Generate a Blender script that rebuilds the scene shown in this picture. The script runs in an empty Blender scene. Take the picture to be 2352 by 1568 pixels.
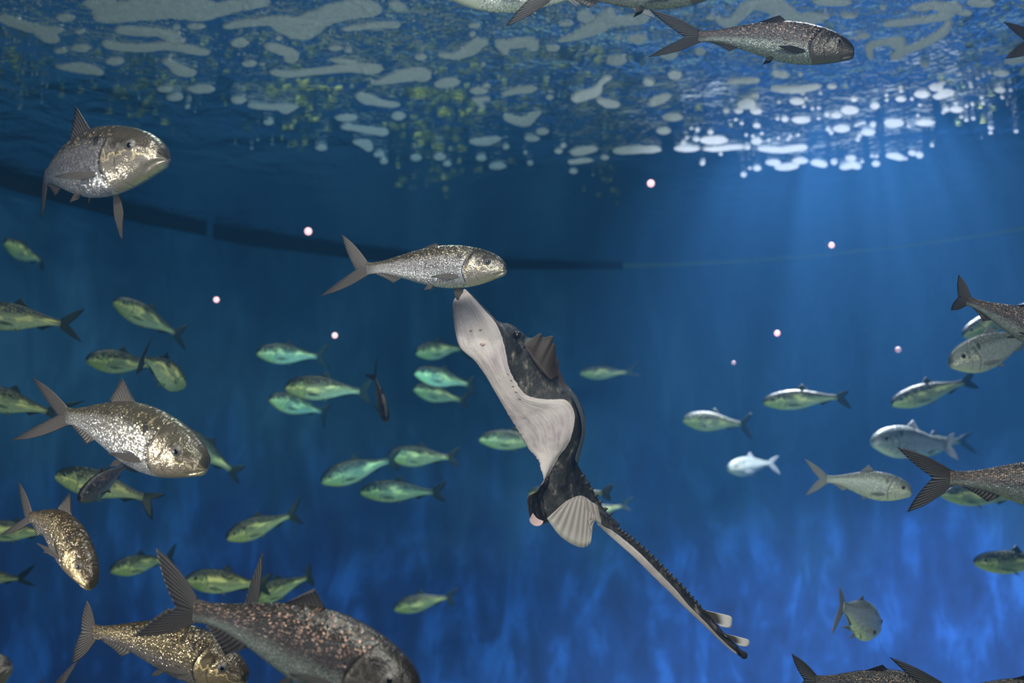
import bpy, bmesh, math, random
import numpy as np
from mathutils import Vector, Matrix, noise

random.seed(7); rng = np.random.default_rng(7)
C = bpy.context.scene.collection
SC = bpy.context.scene

# ------------------------------------------------------------------ camera
FPX, W, Hh = 2300.0, 2352, 1568
PITCH = math.radians(8)
CAM = Vector((0, 0, 2.4))
FWD = Vector((0, math.cos(PITCH), math.sin(PITCH)))
UPV = Vector((0, -math.sin(PITCH), math.cos(PITCH)))
RGT = Vector((1, 0, 0))
WATER = 2.4 + 1.42
TANK = Vector((0.576, 3.279)); RAD = 3.226
cd = bpy.data.cameras.new('camera'); cam = bpy.data.objects.new('camera', cd); C.objects.link(cam)
cam.location = CAM; cam.rotation_euler = (math.radians(90) + PITCH, 0, 0)
cd.sensor_width = 36; cd.lens = 36 * FPX / W; cd.clip_start = .02
cd.dof.use_dof = True; cd.dof.focus_distance = 1.75; cd.dof.aperture_fstop = 3.2
SC.camera = cam

# ------------------------------------------------------------------ world, lights, exposure
w = bpy.data.worlds.new('hall_dark'); SC.world = w; w.use_nodes = True
bg = w.node_tree.nodes['Background']; bg.inputs[0].default_value = (.10, .17, .30, 1); bg.inputs[1].default_value = .16
SC.view_settings.view_transform = 'Standard'; SC.view_settings.look = 'None'
SC.view_settings.exposure = 0.1; SC.view_settings.gamma = 1.0; SC.view_settings.use_curve_mapping = False
cy = SC.cycles
cy.max_bounces = 7; cy.diffuse_bounces = 2; cy.glossy_bounces = 4; cy.transmission_bounces = 4
cy.transparent_max_bounces = 8; cy.volume_bounces = 0; cy.sample_clamp_indirect = 3.0
cy.caustics_reflective = False; cy.caustics_refractive = False
cy.use_denoising = True

def aim(o, target):
    d = Vector(target) - o.location
    o.rotation_euler = d.to_track_quat('-Z', 'Y').to_euler()
def lamp(name, kind, loc, target, power, col, size=.3, spot=60, blend=.6):
    l = bpy.data.lights.new(name, kind); o = bpy.data.objects.new(name, l); C.objects.link(o)
    o.location = loc; aim(o, target); l.energy = power; l.color = col
    if kind == 'AREA': l.size = size
    else: l.shadow_soft_size = size
    if kind == 'SPOT': l.spot_size = math.radians(spot); l.spot_blend = blend
    return o
# the bright flood lamp hanging over the right side of the tank
lamp('tank_flood_lamp', 'SPOT', (1.50, 4.30, WATER + 1.25), (1.46, 4.28, 1.0), 3100, (.90, .87, 1.0), .10, 76, .8)
lamp('foam_fill_right', 'AREA', (1.3, 2.7, WATER + 1.4), (1.3, 3.0, 1.0), 36, (.95, .95, 1.0), .5)  # unseen lamp added to brighten the foam at upper right
# warm lamps at the near left water
lamp('tank_key_lamp', 'SPOT', (-.25, .45, WATER + .7), (-.50, 1.5, 2.3), 160, (1, .93, .82), .06, 60, .8)
lamp('tank_front_lamp', 'SPOT', (.5, .6, WATER + .7), (.2, 2.0, 2.4), 50, (1, .93, .86), .15, 80, .8)
lamp('flank_highlight_lamp', 'SPOT', (-1.75, 1.2, 2.15), (-.62, 1.55, 2.45), 50, (1, .92, .80), .05, 46, .7)  # unseen underwater lamp, added for the highlight on the left fish's flank
# lamp over the school
lamp('school_lamp', 'AREA', (-.6, 3.3, WATER + 1.6), (-.3, 4.0, 1.8), 45, (.92, 1, .86), .7)
# unseen fill lamps added behind the camera for foam and fish
lamp('foam_fill_lamp', 'AREA', (.2, -1.6, 2.9), (.4, 3.0, 3.3), 30, (.90, .92, 1.0), 1.6)
lamp('fish_fill_spot', 'SPOT', (-.9, -.9, 3.5), (-.6, 1.55, 2.4), 170, (1, .90, .78), .05, 42, .8)
lamp('fish_fill_spot', 'SPOT', (.5, -1.4, 3.3), (-.1, 3.9, 2.1), 200, (1, .97, .80), .30, 44, .8)
# unseen blue fill lamps added to brighten the back wall
lamp('blue_wall_fill', 'SPOT', (1.5, 3.4, .5), (1.9, 6.2, 1.0), 13, (.10, .30, 1.0), .3, 105, 1.0)
lamp('blue_wall_fill', 'SPOT', (.0, 3.6, .4), (.3, 6.6, 1.0), 8, (.08, .26, 1.0), .3, 110, 1.0)
lamp('blue_wall_fill', 'SPOT', (-.3, 3.3, 2.7), (-1.3, 5.9, 3.4), 42, (.14, .55, 1.0), .5, 130, 1.0)
lamp('blue_wall_fill', 'SPOT', (1.0, 3.2, 2.4), (1.3, 6.3, 2.7), 7, (.13, .42, 1.0), .5, 125, 1.0)

# ------------------------------------------------------------------ helpers
def px(x, y, d):
    """point seen at photo pixel x, y at depth d along the view axis"""
    return CAM + FWD * d + RGT * ((x - 1176) / FPX * d) + UPV * ((784 - y) / FPX * d)
def on_water(x, y, h=0.0):
    v = FWD + RGT * ((x - 1176) / FPX) + UPV * ((784 - y) / FPX)
    t = (WATER - CAM.z) / v.z
    p = CAM + v * t; p.z -= h
    return p
def tag(o, label=None, cat=None, group=None, kind=None):
    if label: o['label'] = label
    if cat: o['category'] = cat
    if group: o['group'] = group
    if kind: o['kind'] = kind
    return o
def empty(name, loc):
    o = bpy.data.objects.new(name, None); C.objects.link(o); o.location = loc; o.empty_display_size = .05
    return o
def meshobj(name, verts, faces, mat, parent=None, origin=None, smooth=True, attrs=None):
    """verts are world points; the object's origin goes to ORIGIN (world)"""
    if origin is None: origin = Vector((0, 0, 0))
    me = bpy.data.meshes.new(name)
    vv = np.asarray([tuple(v) for v in verts], float) - np.array(origin)
    me.from_pydata(vv.tolist(), [], [list(f) for f in faces])
    for an, vals in (attrs or {}).items():
        a = me.attributes.new(an, 'FLOAT_VECTOR', 'POINT')
        a.data.foreach_set('vector', np.asarray(vals, np.float32).ravel())
    if smooth: me.polygons.foreach_set('use_smooth', [True] * len(me.polygons))
    me.materials.append(mat); me.update()
    o = bpy.data.objects.new(name, me); C.objects.link(o)
    if parent is not None:
        o.parent = parent; o.location = Vector(origin) - parent['_w'] if False else Vector(origin) - WPOS[parent.name]
    else: o.location = origin
    WPOS[o.name] = Vector(origin)
    return o
WPOS = {}

# ------------------------------------------------------------------ materials
def mat(name):
    m = bpy.data.materials.new(name); m.use_nodes = True; nt = m.node_tree; nt.nodes.clear()
    out = nt.nodes.new('ShaderNodeOutputMaterial')
    return m, nt, out
class N:
    def __init__(s, nt): s.nt = nt
    def __call__(s, t, ins=None, **kw):
        n = s.nt.nodes.new('ShaderNode' + t)
        for k, v in kw.items(): setattr(n, k, v)
        for k, v in (ins or {}).items():
            sock = n.inputs[k]
            if isinstance(v, bpy.types.NodeSocket): s.nt.links.new(v, sock)
            else: sock.default_value = v
        return n
    def math(s, op, a, b=0.0, c=0.0, clamp=False):
        n = s('Math', {0: a, 1: b, 2: c}, operation=op, use_clamp=clamp); return n.outputs[0]
    def mix(s, f, a, b):
        n = s('Mix', {0: f, 6: a, 7: b}, data_type='RGBA'); return n.outputs[2]
    def smooth(s, x, lo, hi, a=0.0, b=1.0):
        n = s('MapRange', {0: x, 1: lo, 2: hi, 3: a, 4: b}, interpolation_type='SMOOTHSTEP'); return n.outputs[0]
    def ramp(s, f, stops):
        n = s('ValToRGB', {0: f}); e = n.color_ramp.elements
        while len(e) < len(stops): e.new(.5)
        for el, (p, c) in zip(e, stops): el.position = p; el.color = (*c, 1)
        return n.outputs[0]
    def noise(s, vec, scale, detail=3, rough=.5, dist=0):
        n = s('TexNoise', {'Vector': vec, 'Scale': scale, 'Detail': detail, 'Roughness': rough, 'Distortion': dist}); return n.outputs[0]
    def mapping(s, vec, scale=(1, 1, 1), loc=(0, 0, 0)):
        return s('Mapping', {0: vec, 1: loc, 3: scale}).outputs[0]

def fish_mat(name, back, flank, belly, head, gold, tilt, rough, metal, pat=1.0):
    m, nt, out = mat(name); n = N(nt)
    hg = [c * 1.7 for c in head] if 'dark' in name else gold
    at = n('Attribute', attribute_name='sh').outputs['Vector']
    sep = n('SeparateXYZ', {0: at}); s, h, side = sep.outputs
    rnd = n('ObjectInfo').outputs['Random']
    off = n('CombineXYZ', {0: n.math('MULTIPLY', rnd, 40.0), 1: 0.0, 2: side}).outputs[0]
    pv = n('VectorMath', {0: at, 1: off}, operation='ADD').outputs[0]
    # rows of scales
    vv = n.mapping(pv, (95, 17, 3))
    vor = n('TexVoronoi', {'Vector': vv, 'Scale': 1.0, 'Randomness': .75}, feature='F1')
    cell = vor.outputs['Color']; dist = vor.outputs['Distance']
    big = n.noise(n.mapping(pv, (9, 2.2, 1)), 1.0, 3, .6)
    fine = n.noise(n.mapping(pv, (60, 14, 4)), 1.0, 2, .6)
    hh = n.math('ADD', h, n.math('MULTIPLY', n.math('SUBTRACT', big, .5), .35))
    hh = n.math('ADD', hh, n.math('MULTIPLY', n.math('SUBTRACT', fine, .5), .25))
    t = n.math('MULTIPLY_ADD', hh, .5, .5 + (pat if pat < 1 else 0))
    col = n.ramp(t, [(0, belly), (.25, belly), (.48, flank), (.62, flank), (.80, back), (1, back)])
    dark = n.smooth(n('SeparateColor', {0: cell}).outputs[0], .0, .5, .80, 1.0)
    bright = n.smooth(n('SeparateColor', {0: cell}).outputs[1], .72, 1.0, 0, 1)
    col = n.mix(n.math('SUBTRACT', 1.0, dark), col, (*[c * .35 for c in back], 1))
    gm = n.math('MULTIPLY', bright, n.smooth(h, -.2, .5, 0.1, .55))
    col = n.mix(gm, col, (*gold, 1))  # scale glitter and highlight streaks put into the colour
    edge = n.smooth(dist, .35, .62, 0, .45)
    col = n.mix(edge, col, (*[c * .5 for c in back], 1))
    if pat < 1:      # yellow-green sheen painted into the colour, patched differently from fish to fish
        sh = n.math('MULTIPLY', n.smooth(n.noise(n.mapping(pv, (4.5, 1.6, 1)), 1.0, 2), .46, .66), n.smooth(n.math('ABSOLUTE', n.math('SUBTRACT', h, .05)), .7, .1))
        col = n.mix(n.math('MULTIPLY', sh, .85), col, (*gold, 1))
    # head plates and dark shoulder spot
    hq = n.math('ADD', s, n.math('MULTIPLY', n.math('POWER', n.math('ABSOLUTE', n.math('ADD', h, .15)), 1.6), .06))
    headm = n.smooth(n.math('ADD', s, n.math('MULTIPLY', n.math('POWER', n.math('ABSOLUTE', n.math('ADD', h, .15)), 1.6), .06)), .290, .282)
    hn = n.noise(n.mapping(pv, (26, 2.6, 2)), 1.0, 2, .5, .6)
    hcol = n.ramp(n.math('ADD', n.math('MULTIPLY_ADD', h, .55, .08), n.math('MULTIPLY', hn, .62)), [(0, [c * 1.3 for c in head]), (.36, head), (.42, hg), (.47, [c * .55 for c in head]), (.53, head), (.62, [c * .5 for c in head]), (.70, back)])
    col = n.mix(headm, col, hcol)
    gl_ = n.smooth(n.math('ABSOLUTE', n.math('SUBTRACT', hq, .290)), .007, .002, 0, .75)
    gl2 = n.smooth(n.math('ABSOLUTE', n.math('SUBTRACT', hq, .200)), .006, .001, 0, .4)
    lm = n.math('MULTIPLY', n.math('MAXIMUM', gl_, gl2), n.smooth(n.math('ABSOLUTE', n.math('ADD', h, .1)), .75, .6))
    col = n.mix(lm, col, (.02, .017, .014, 1))
    ds = n.math('SUBTRACT', s, .315); dh = n.math('SUBTRACT', h, .50)
    dd = n.math('ADD', n.math('POWER', n.math('MULTIPLY', ds, 55), 2.0), n.math('POWER', n.math('MULTIPLY', dh, 5.5), 2.0))
    dd = n.math('ADD', dd, n.math('MULTIPLY', n.math('SUBTRACT', fine, .5), 3.0))
    col = n.mix(n.smooth(dd, 1.4, .5, 0, .7 if pat >= 1 else .2), col, (.012, .012, .012, 1))
    dorsal = n.smooth(n.math('ADD', h, n.math('MULTIPLY', n.math('SUBTRACT', fine, .5), .2)), .55, .95)
    col = n.mix(n.math('MULTIPLY', dorsal, .75), col, (*[c * .5 for c in back], 1))
    ped = n.smooth(s, .90, 1.0, 0, .6)
    col = n.mix(ped, col, (*[c * 1.2 for c in back], 1))
    # each scale leans its own way, so it catches the lamps by itself
    cv = n('VectorMath', {0: cell, 1: (.5, .5, .5)}, operation='SUBTRACT').outputs[0]
    amt = n.math('MULTIPLY', n.math('SUBTRACT', 1.0, n.math('MULTIPLY', headm, .8)), tilt)
    cv = n('VectorMath', {0: cv, 3: amt}, operation='SCALE').outputs[0]
    nb = n('Bump', {'Height': n.math('ADD', n.math('MULTIPLY', hn, headm), n.math('MULTIPLY', dist, -.25)), 'Strength': .5, 'Distance': .004}).outputs[0]
    nn = n('VectorMath', {0: nb, 1: cv}, operation='ADD').outputs[0]
    nn = n('VectorMath', {0: nn}, operation='NORMALIZE').outputs[0]
    me = n.math('MULTIPLY', n.smooth(h, .9, .2, .25, 1), metal)
    p = n('BsdfPrincipled', {'Base Color': col, 'Metallic': me, 'Roughness': rough, 'Normal': nn, 'Specular IOR Level': .5})
    nt.links.new(p.outputs[0], out.inputs[0])
    return m

M = {}
M['near'] = fish_mat('silver_fish_skin', (.060, .050, .034), (.38, .36, .39), (.56, .56, .60), (.33, .29, .25), (.90, .74, .48), .30, .30, .58)
M['bright'] = fish_mat('lit_silver_fish_skin', (.085, .075, .052), (.60, .57, .55), (.84, .83, .84), (.36, .30, .23), (.95, .78, .50), .42, .28, .62)  # lighter copy of the silver skin, lamp brightness put into its colour
M['dark'] = fish_mat('dark_fish_skin', (.022, .017, .014), (.075, .068, .072), (.26, .30, .285), (.085, .075, .065), (.95, .58, .44), .36, .36, .38)
M['bronze'] = fish_mat('bronze_fish_skin', (.060, .042, .020), (.30, .24, .15), (.33, .29, .27), (.26, .20, .12), (1.0, .74, .36), .75, .27, .50)
M['far'] = fish_mat('water_tinted_fish_skin', (.022, .032, .024), (.40, .50, .26), (.58, .74, .46), (.30, .40, .16), (1.0, 1.0, .36), .35, .42, .12, .10)  # far copy of the silver skin, water tint and lighting put into its colour
M['pale'] = fish_mat('pale_silver_fish_skin', (.22, .25, .24), (.66, .72, .68), (.80, .86, .80), (.50, .54, .48), (1, .95, .72), .40, .36, .25)

def fin_mat(name, col, edge, trans):
    m, nt, out = mat(name); n = N(nt)
    at = n('Attribute', attribute_name='fr').outputs['Vector']
    sep = n('SeparateXYZ', {0: at}); a, r, q = sep.outputs
    wv = n.math('SINE', n.math('MULTIPLY', a, q))
    st = n.smooth(wv, -.4, .9)
    c = n.mix(n.math('MULTIPLY', st, .55), (*col, 1), (*[x * .35 for x in col], 1))
    nz = n.noise(at, 4.0, 3)
    c = n.mix(n.smooth(n.math('ADD', r, n.math('MULTIPLY', nz, .2)), .75, 1.1, 0, .8), c, (*edge, 1))
    p = n('BsdfPrincipled', {'Base Color': c, 'Roughness': .45, 'Normal': n('Bump', {'Height': wv, 'Strength': .35, 'Distance': .002}).outputs[0]})
    tl = n('BsdfTranslucent', {'Color': c})
    mx = n('MixShader', {0: .3, 1: p.outputs[0], 2: tl.outputs[0]})
    tr = n('BsdfTransparent')
    mx2 = n('MixShader', {0: n.math('MULTIPLY', n.math('SUBTRACT', 1.0, n.math('MULTIPLY', st, .6)), n.smooth(r, .1, .7, 0, trans)), 1: mx.outputs[0], 2: tr.outputs[0]})
    nt.links.new(mx2.outputs[0], out.inputs[0])
    return m
M['fin_near'] = fin_mat('brown_grey_fin', (.115, .098, .092), (.03, .028, .03), .22)
M['fin_dark'] = fin_mat('dark_fin', (.040, .035, .035), (.012, .012, .014), .15)
M['fin_far'] = fin_mat('dark_green_fin', (.020, .045, .040), (.008, .014, .014), .12)
M['fin_pale'] = fin_mat('pale_fin', (.38, .40, .42), (.26, .28, .33), .3)
M['fin_ray'] = fin_mat('ray_pelvic_skin', (.42, .36, .35), (.46, .44, .40), .15)
M['pec_far'] = fin_mat('pale_green_fin', (.20, .27, .15), (.12, .18, .12), .5)
FINS = {'near': 'fin_near', 'bright': 'fin_near', 'dark': 'fin_dark', 'bronze': 'fin_near', 'far': 'fin_far', 'pale': 'fin_pale'}

def plain(name, col, rough=.5, metal=0, bump=None, emis=None):
    m, nt, out = mat(name); n = N(nt)
    ins = {'Base Color': (*col, 1), 'Roughness': rough, 'Metallic': metal}
    tc = n('TexCoord').outputs['Object']
    nz = n.noise(tc, 40.0, 3)
    ins['Base Color'] = n.mix(n.math('MULTIPLY', nz, .35), (*col, 1), (*[c * .6 for c in col], 1))
    p = n('BsdfPrincipled', ins)
    if emis: p.inputs['Emission Color'].default_value = (*emis[0], 1); p.inputs['Emission Strength'].default_value = emis[1]
    nt.links.new(p.outputs[0], out.inputs[0]); return m
M['iris'] = plain('fish_iris', (.10, .09, .085), .45, .2)
M['iris_far'] = plain('fish_iris_green', (.06, .09, .06), .3, .2)
M['pupil'] = plain('fish_pupil', (.003, .003, .004), .25)
M['light'] = plain('pink_reflection_glow', (.9, .6, .6), .5, 0, emis=((1.0, .50, .56), 1.5))  # both pink glows stand for lamp reflections, no lamps hang here
M['light_dim'] = plain('dim_pink_reflection_glow', (.7, .5, .6), .5, 0, emis=((.55, .35, .55), .55))

# ------------------------------------------------------------------ the tank
def wall():
    m, nt, out = mat('blue_painted_tank_wall'); n = N(nt)
    tc = n('TexCoord').outputs['Object']
    big = n.noise(n.mapping(tc, (1, 1, .55)), 1.5, 4, .55)
    streak = n.noise(n.mapping(tc, (4.5, 4.5, 1.6)), 1.0, 5, .62, .8)
    spots = n.noise(n.mapping(tc, (4, 4, 2.4)), 1.3, 3, .6)
    f = n.math('ADD', n.math('MULTIPLY', big, .5), n.math('MULTIPLY', streak, .5))
    col = n.ramp(f, [(.36, (.012, .062, .145)), (.5, (.022, .100, .21)), (.62, (.045, .155, .31))])
    z = n('SeparateXYZ', {0: tc}).outputs[2]
    low = n.smooth(n.math('ADD', z, n.math('MULTIPLY', n.math('SUBTRACT', big, .5), 1.6)), 2.9, 1.6)
    col = n.mix(low, col, n.ramp(n.math('ADD', n.math('MULTIPLY', streak, .6), n.math('MULTIPLY', spots, .4)), [(.36, (.010, .034, .16)), (.50, (.014, .062, .28)), (.62, (.030, .15, .62))]))
    p = n('BsdfPrincipled', {'Base Color': col, 'Roughness': .8, 'Normal': n('Bump', {'Height': f, 'Strength': .4, 'Distance': .05}).outputs[0]})
    nt.links.new(p.outputs[0], out.inputs[0])
    vs, fs = [], []
    n_ = 150; a0, a1 = math.radians(-50), math.radians(230)
    for i in range(n_ + 1):
        a = a0 + (a1 - a0) * i / n_
        for r, zs in ((RAD, (-.1, 4.7)), (RAD + .15, (-.1, 4.7))):
            for z_ in zs: vs.append((TANK.x + r * math.cos(a), TANK.y + r * math.sin(a), z_))
    for i in range(n_):
        b = i * 4; c = b + 4
        fs += [(b, c, c + 1, b + 1), (b + 2, b + 3, c + 3, c + 2), (b + 1, c + 1, c + 3, b + 3), (b, b + 2, c + 2, c)]
    o = meshobj('wall_back', vs, fs, m, smooth=False); tag(o, kind='structure')
wall()
def floor():
    m, nt, out = mat('algae_sand_floor'); n = N(nt)
    tc = n('TexCoord').outputs['Object']
    col = n.ramp(n.noise(tc, 2.4, 5, .6), [(.35, (.03, .06, .03)), (.5, (.20, .24, .08)), (.65, (.42, .44, .16))])
    p = n('BsdfPrincipled', {'Base Color': col, 'Roughness': .9}); nt.links.new(p.outputs[0], out.inputs[0])
    vs = []; fs = []; K = 48; R_ = 12
    for j in range(R_ + 1):
        for i in range(K):
            a = 2 * math.pi * i / K; r = RAD * j / R_ * 1.0 + .02
            x = TANK.x + r * math.cos(a); y = TANK.y + r * math.sin(a)
            vs.append((x, y, .06 * noise.noise(Vector((x * 1.5, y * 1.5, 0)))))
    for j in range(R_):
        for i in range(K):
            b = j * K + i; c = j * K + (i + 1) % K
            fs.append((b, c, c + K, b + K))
    fs.append(tuple(range(K - 1, -1, -1)))
    tag(meshobj('floor', vs, fs, m), kind='structure')
floor()
def surface():
    m, nt, out = mat('water_surface_from_below'); n = N(nt)
    tc = n('TexCoord').outputs['Object']
    h1 = n.noise(n.mapping(tc, (1, 1, 1)), 2.2, 2, .5)
    h2 = n.noise(n.mapping(tc, (1, .8, 1)), 9.0, 3, .55, .4)
    h3 = n.noise(tc, 34.0, 3, .6)
    y = n('SeparateXYZ', {0: tc}).outputs[1]
    near = n.smooth(y, 5.2, 2.6, .18, 1.0)       # calmer water towards the far wall
    hh = n.math('ADD', n.math('MULTIPLY', h1, .9), n.math('MULTIPLY', h2, .30))
    hh = n.math('ADD', hh, n.math('MULTIPLY', h3, .09))
    hh = n.math('MULTIPLY', hh, near)
    bp = n('Bump', {'Height': hh, 'Strength': 1.0, 'Distance': .10}).outputs[0]
    fr = n('Fresnel', {'IOR': 1.333, 'Normal': bp}).outputs[0]
    gl = n('BsdfGlossy', {'Color': (.80, .90, .96, 1), 'Roughness': .03, 'Normal': bp})
    tr = n('BsdfTransparent', {'Color': (.96, .98, 1, 1)})
    mx = n('MixShader', {0: fr, 1: tr.outputs[0], 2: gl.outputs[0]})
    nt.links.new(mx.outputs[0], out.inputs[0])
    K = 96; vs = [(TANK.x, TANK.y, WATER)]; fs = []
    for i in range(K):
        a = 2 * math.pi * i / K; vs.append((TANK.x + (RAD - .002) * math.cos(a), TANK.y + (RAD - .002) * math.sin(a), WATER))
    for i in range(K): fs.append((0, 1 + i, 1 + (i + 1) % K))
    tag(meshobj('water_surface', vs, fs, m, smooth=False), 'rippled mirror-like water surface seen from below', 'water', kind='structure')
surface()
def haze():
    m, nt, out = mat('blue_tank_water'); n = N(nt)
    sct = n('VolumeScatter', {'Color': (.10, .40, 1, 1), 'Density': .045, 'Anisotropy': .6})
    ab = n('VolumeAbsorption', {'Color': (.30, .78, 1, 1), 'Density': .07})
    ad = n('AddShader', {0: sct.outputs[0], 1: ab.outputs[0]})
    nt.links.new(ad.outputs[0], out.inputs['Volume'])
    K = 64; r = RAD - .01; z0, z1 = .1, WATER - .004; vs = []
    for z in (z0, z1):
        for i in range(K):
            a = 2 * math.pi * i / K; vs.append((TANK.x + r * math.cos(a), TANK.y + r * math.sin(a), z))
    fs = [tuple(range(K - 1, -1, -1)), tuple(range(K, 2 * K))] + [(i, (i + 1) % K, K + (i + 1) % K, K + i) for i in range(K)]
    tag(meshobj('tank_water', vs, fs, m, smooth=False), 'clear blue water filling the round tank', 'water', kind='structure')
haze()

# ledge strips round the wall at the water line
def ang(x, y):
    p = on_water(x, y); return math.atan2(p.y - TANK.y, p.x - TANK.x)
LEDGE=.025
def ring_piece(name, a0, a1, r0, r1, zt0, zt1, zb0, zb1, m, seed=0, rag=.0):
    n_ = max(8, int(abs(a1 - a0) * 60)); vs = []; fs = []
    for i in range(n_ + 1):
        t = i / n_; a = a0 + (a1 - a0) * t
        zt = zt0 + (zt1 - zt0) * t; zb = zb0 + (zb1 - zb0) * t
        zb += rag * noise.noise(Vector((a * 9, seed, 0)))
        e = min(1, min(t, 1 - t) * n_ / 1.5)
        for r, z in ((r0, zb), (r1, zb + .01), (r1, zt), (r0, zt)):
            vs.append((TANK.x + r * math.cos(a), TANK.y + r * math.sin(a), z))
    for i in range(n_):
        b = i * 4
        for k in range(4): fs.append((b + k, b + (k + 1) % 4, b + 4 + (k + 1) % 4, b + 4 + k))
    fs += [(3, 2, 1, 0), (n_ * 4, n_ * 4 + 1, n_ * 4 + 2, n_ * 4 + 3)]
    return meshobj(name, vs, fs, m, smooth=False)
M['ledge'] = plain('dark_rubber_ledge', (.002, .004, .004), .95)
M['line'] = plain('pale_green_line', (.16, .24, .15), .6)
a_l, a_m0, a_m1, a_r = ang(0, 398) + .55, ang(468, 526), ang(488, 530), ang(1430, 611)
tag(ring_piece('dark_ledge', a_l, a_m0, RAD - LEDGE, RAD - .002, WATER + .02, WATER + .02, WATER - .075, WATER - .045, M['ledge'], 1, .01),
    'long dark curved ledge at the water line running off the left edge', 'ledge', 'dark ledges round the tank wall')
tag(ring_piece('dark_ledge', a_m1, a_r, RAD - LEDGE, RAD - .002, WATER + .02, WATER + .02, WATER - .055, WATER - .028, M['ledge'], 2, .008),
    'long dark curved ledge at the water line behind the centre fish, right of the gap', 'ledge', 'dark ledges round the tank wall')
tag(ring_piece('trim_1', a_r, a_r - 1.5, RAD - .015, RAD - .002, WATER + .02, WATER + .02, WATER - .010, WATER - .014, M['line'], 3, 0), kind='structure')

# lamp reflection spots of the glass, added as glowing balls in the water
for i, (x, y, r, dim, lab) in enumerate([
    (1495, 421, 9, 0, 'small glowing pink reflection under the foam, upper middle of the water'),
    (708, 531, 9, 0, 'small glowing pink reflection in front of the dark ledge left of the centre fish'),
    (497, 688, 7, 0, 'small round pink reflection above right of the blurred fish on the left'),
    (769, 770, 7, 0, 'small round pink reflection at the tail of a blurred fish left of the ray'),
    (1785, 765, 7, 0, 'small round pink reflection in empty blue water right of the ray'),
    (1910, 563, 7, 0, 'small round pink reflection just under the pale line on the right wall'),
    (1685, 833, 5, 1, 'very faint pink reflection dot above the small grey fish on the right'),
    (2063, 803, 7, 1, 'very faint large mauve reflection dot left of the pale fish at the right edge')]):
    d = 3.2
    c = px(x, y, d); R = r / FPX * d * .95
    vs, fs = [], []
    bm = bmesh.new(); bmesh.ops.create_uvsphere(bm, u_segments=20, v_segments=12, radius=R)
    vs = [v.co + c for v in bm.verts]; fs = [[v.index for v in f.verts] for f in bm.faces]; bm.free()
    tag(meshobj('pink_reflection', vs, fs, M['light_dim' if dim else 'light'], origin=c), lab, 'light', 'pink glass reflection balls in the water')

# ------------------------------------------------------------------ fish
PS = np.array([0, .012, .035, .08, .15, .25, .35, .48, .62, .75, .86, .94, 1.0])
PT = np.array([.010, .046, .074, .103, .127, .144, .150, .141, .112, .078, .051, .041, .044])
PB = np.array([-.016, -.034, -.048, -.072, -.104, -.136, -.151, -.147, -.118, -.080, -.050, -.040, -.044])
PW = np.array([.010, .034, .046, .058, .068, .074, .073, .065, .051, .036, .022, .014, .008])
def cub(xs, ys, x):
    # monotone-ish cubic interpolation
    m = np.gradient(ys, xs); x = np.clip(x, xs[0], xs[-1]); i = np.clip(np.searchsorted(xs, x) - 1, 0, len(xs) - 2)
    hh = xs[i + 1] - xs[i]; t = (x - xs[i]) / hh
    return (2*t**3 - 3*t**2 + 1) * ys[i] + (t**3 - 2*t**2 + t) * hh * m[i] + (-2*t**3 + 3*t**2) * ys[i+1] + (t**3 - t**2) * hh * m[i+1]

def sheet(name, P, side, thick, mat_, parent, origin, fr):
    """closed thin solid from a grid of points P[a][r]; side = direction of thickness"""
    na, nr = len(P), len(P[0]); vs = []; at = []
    for sgn in (1, -1):
        for a in range(na):
            for r in range(nr):
                vs.append(P[a][r] + side * (sgn * thick * (1 - .85 * r / (nr - 1))))
                at.append(fr[a][r])
    o = na * nr; fs = []
    for a in range(na - 1):
        for r in range(nr - 1):
            b = a * nr + r
            fs.append((b, b + 1, b + nr + 1, b + nr)); fs.append((o + b, o + b + nr, o + b + nr + 1, o + b + 1))
    rim = [a * nr for a in range(na)] + [(na - 1) * nr + r for r in range(1, nr)] + [a * nr + nr - 1 for a in range(na - 2, -1, -1)] + [r for r in range(nr - 2, 0, -1)]
    for i in range(len(rim)):
        b, c = rim[i], rim[(i + 1) % len(rim)]
        fs.append((b, c, o + c, o + b))
    return meshobj(name, vs, fs, mat_, parent, origin, True, {'fr': at})

def ball(name, c, r, axis, flat, mat_, parent, seg=16):
    q = axis.to_track_quat('Z', 'Y').to_matrix(); bm = bmesh.new()
    bmesh.ops.create_uvsphere(bm, u_segments=seg, v_segments=max(6, seg // 2), radius=1)
    vs = [c + q @ Vector((v.co.x * r, v.co.y * r, v.co.z * r * flat)) for v in bm.verts]
    fs = [[v.index for v in f.verts] for f in bm.faces]; bm.free()
    return meshobj(name, vs, fs, mat_, parent, c)

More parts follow.
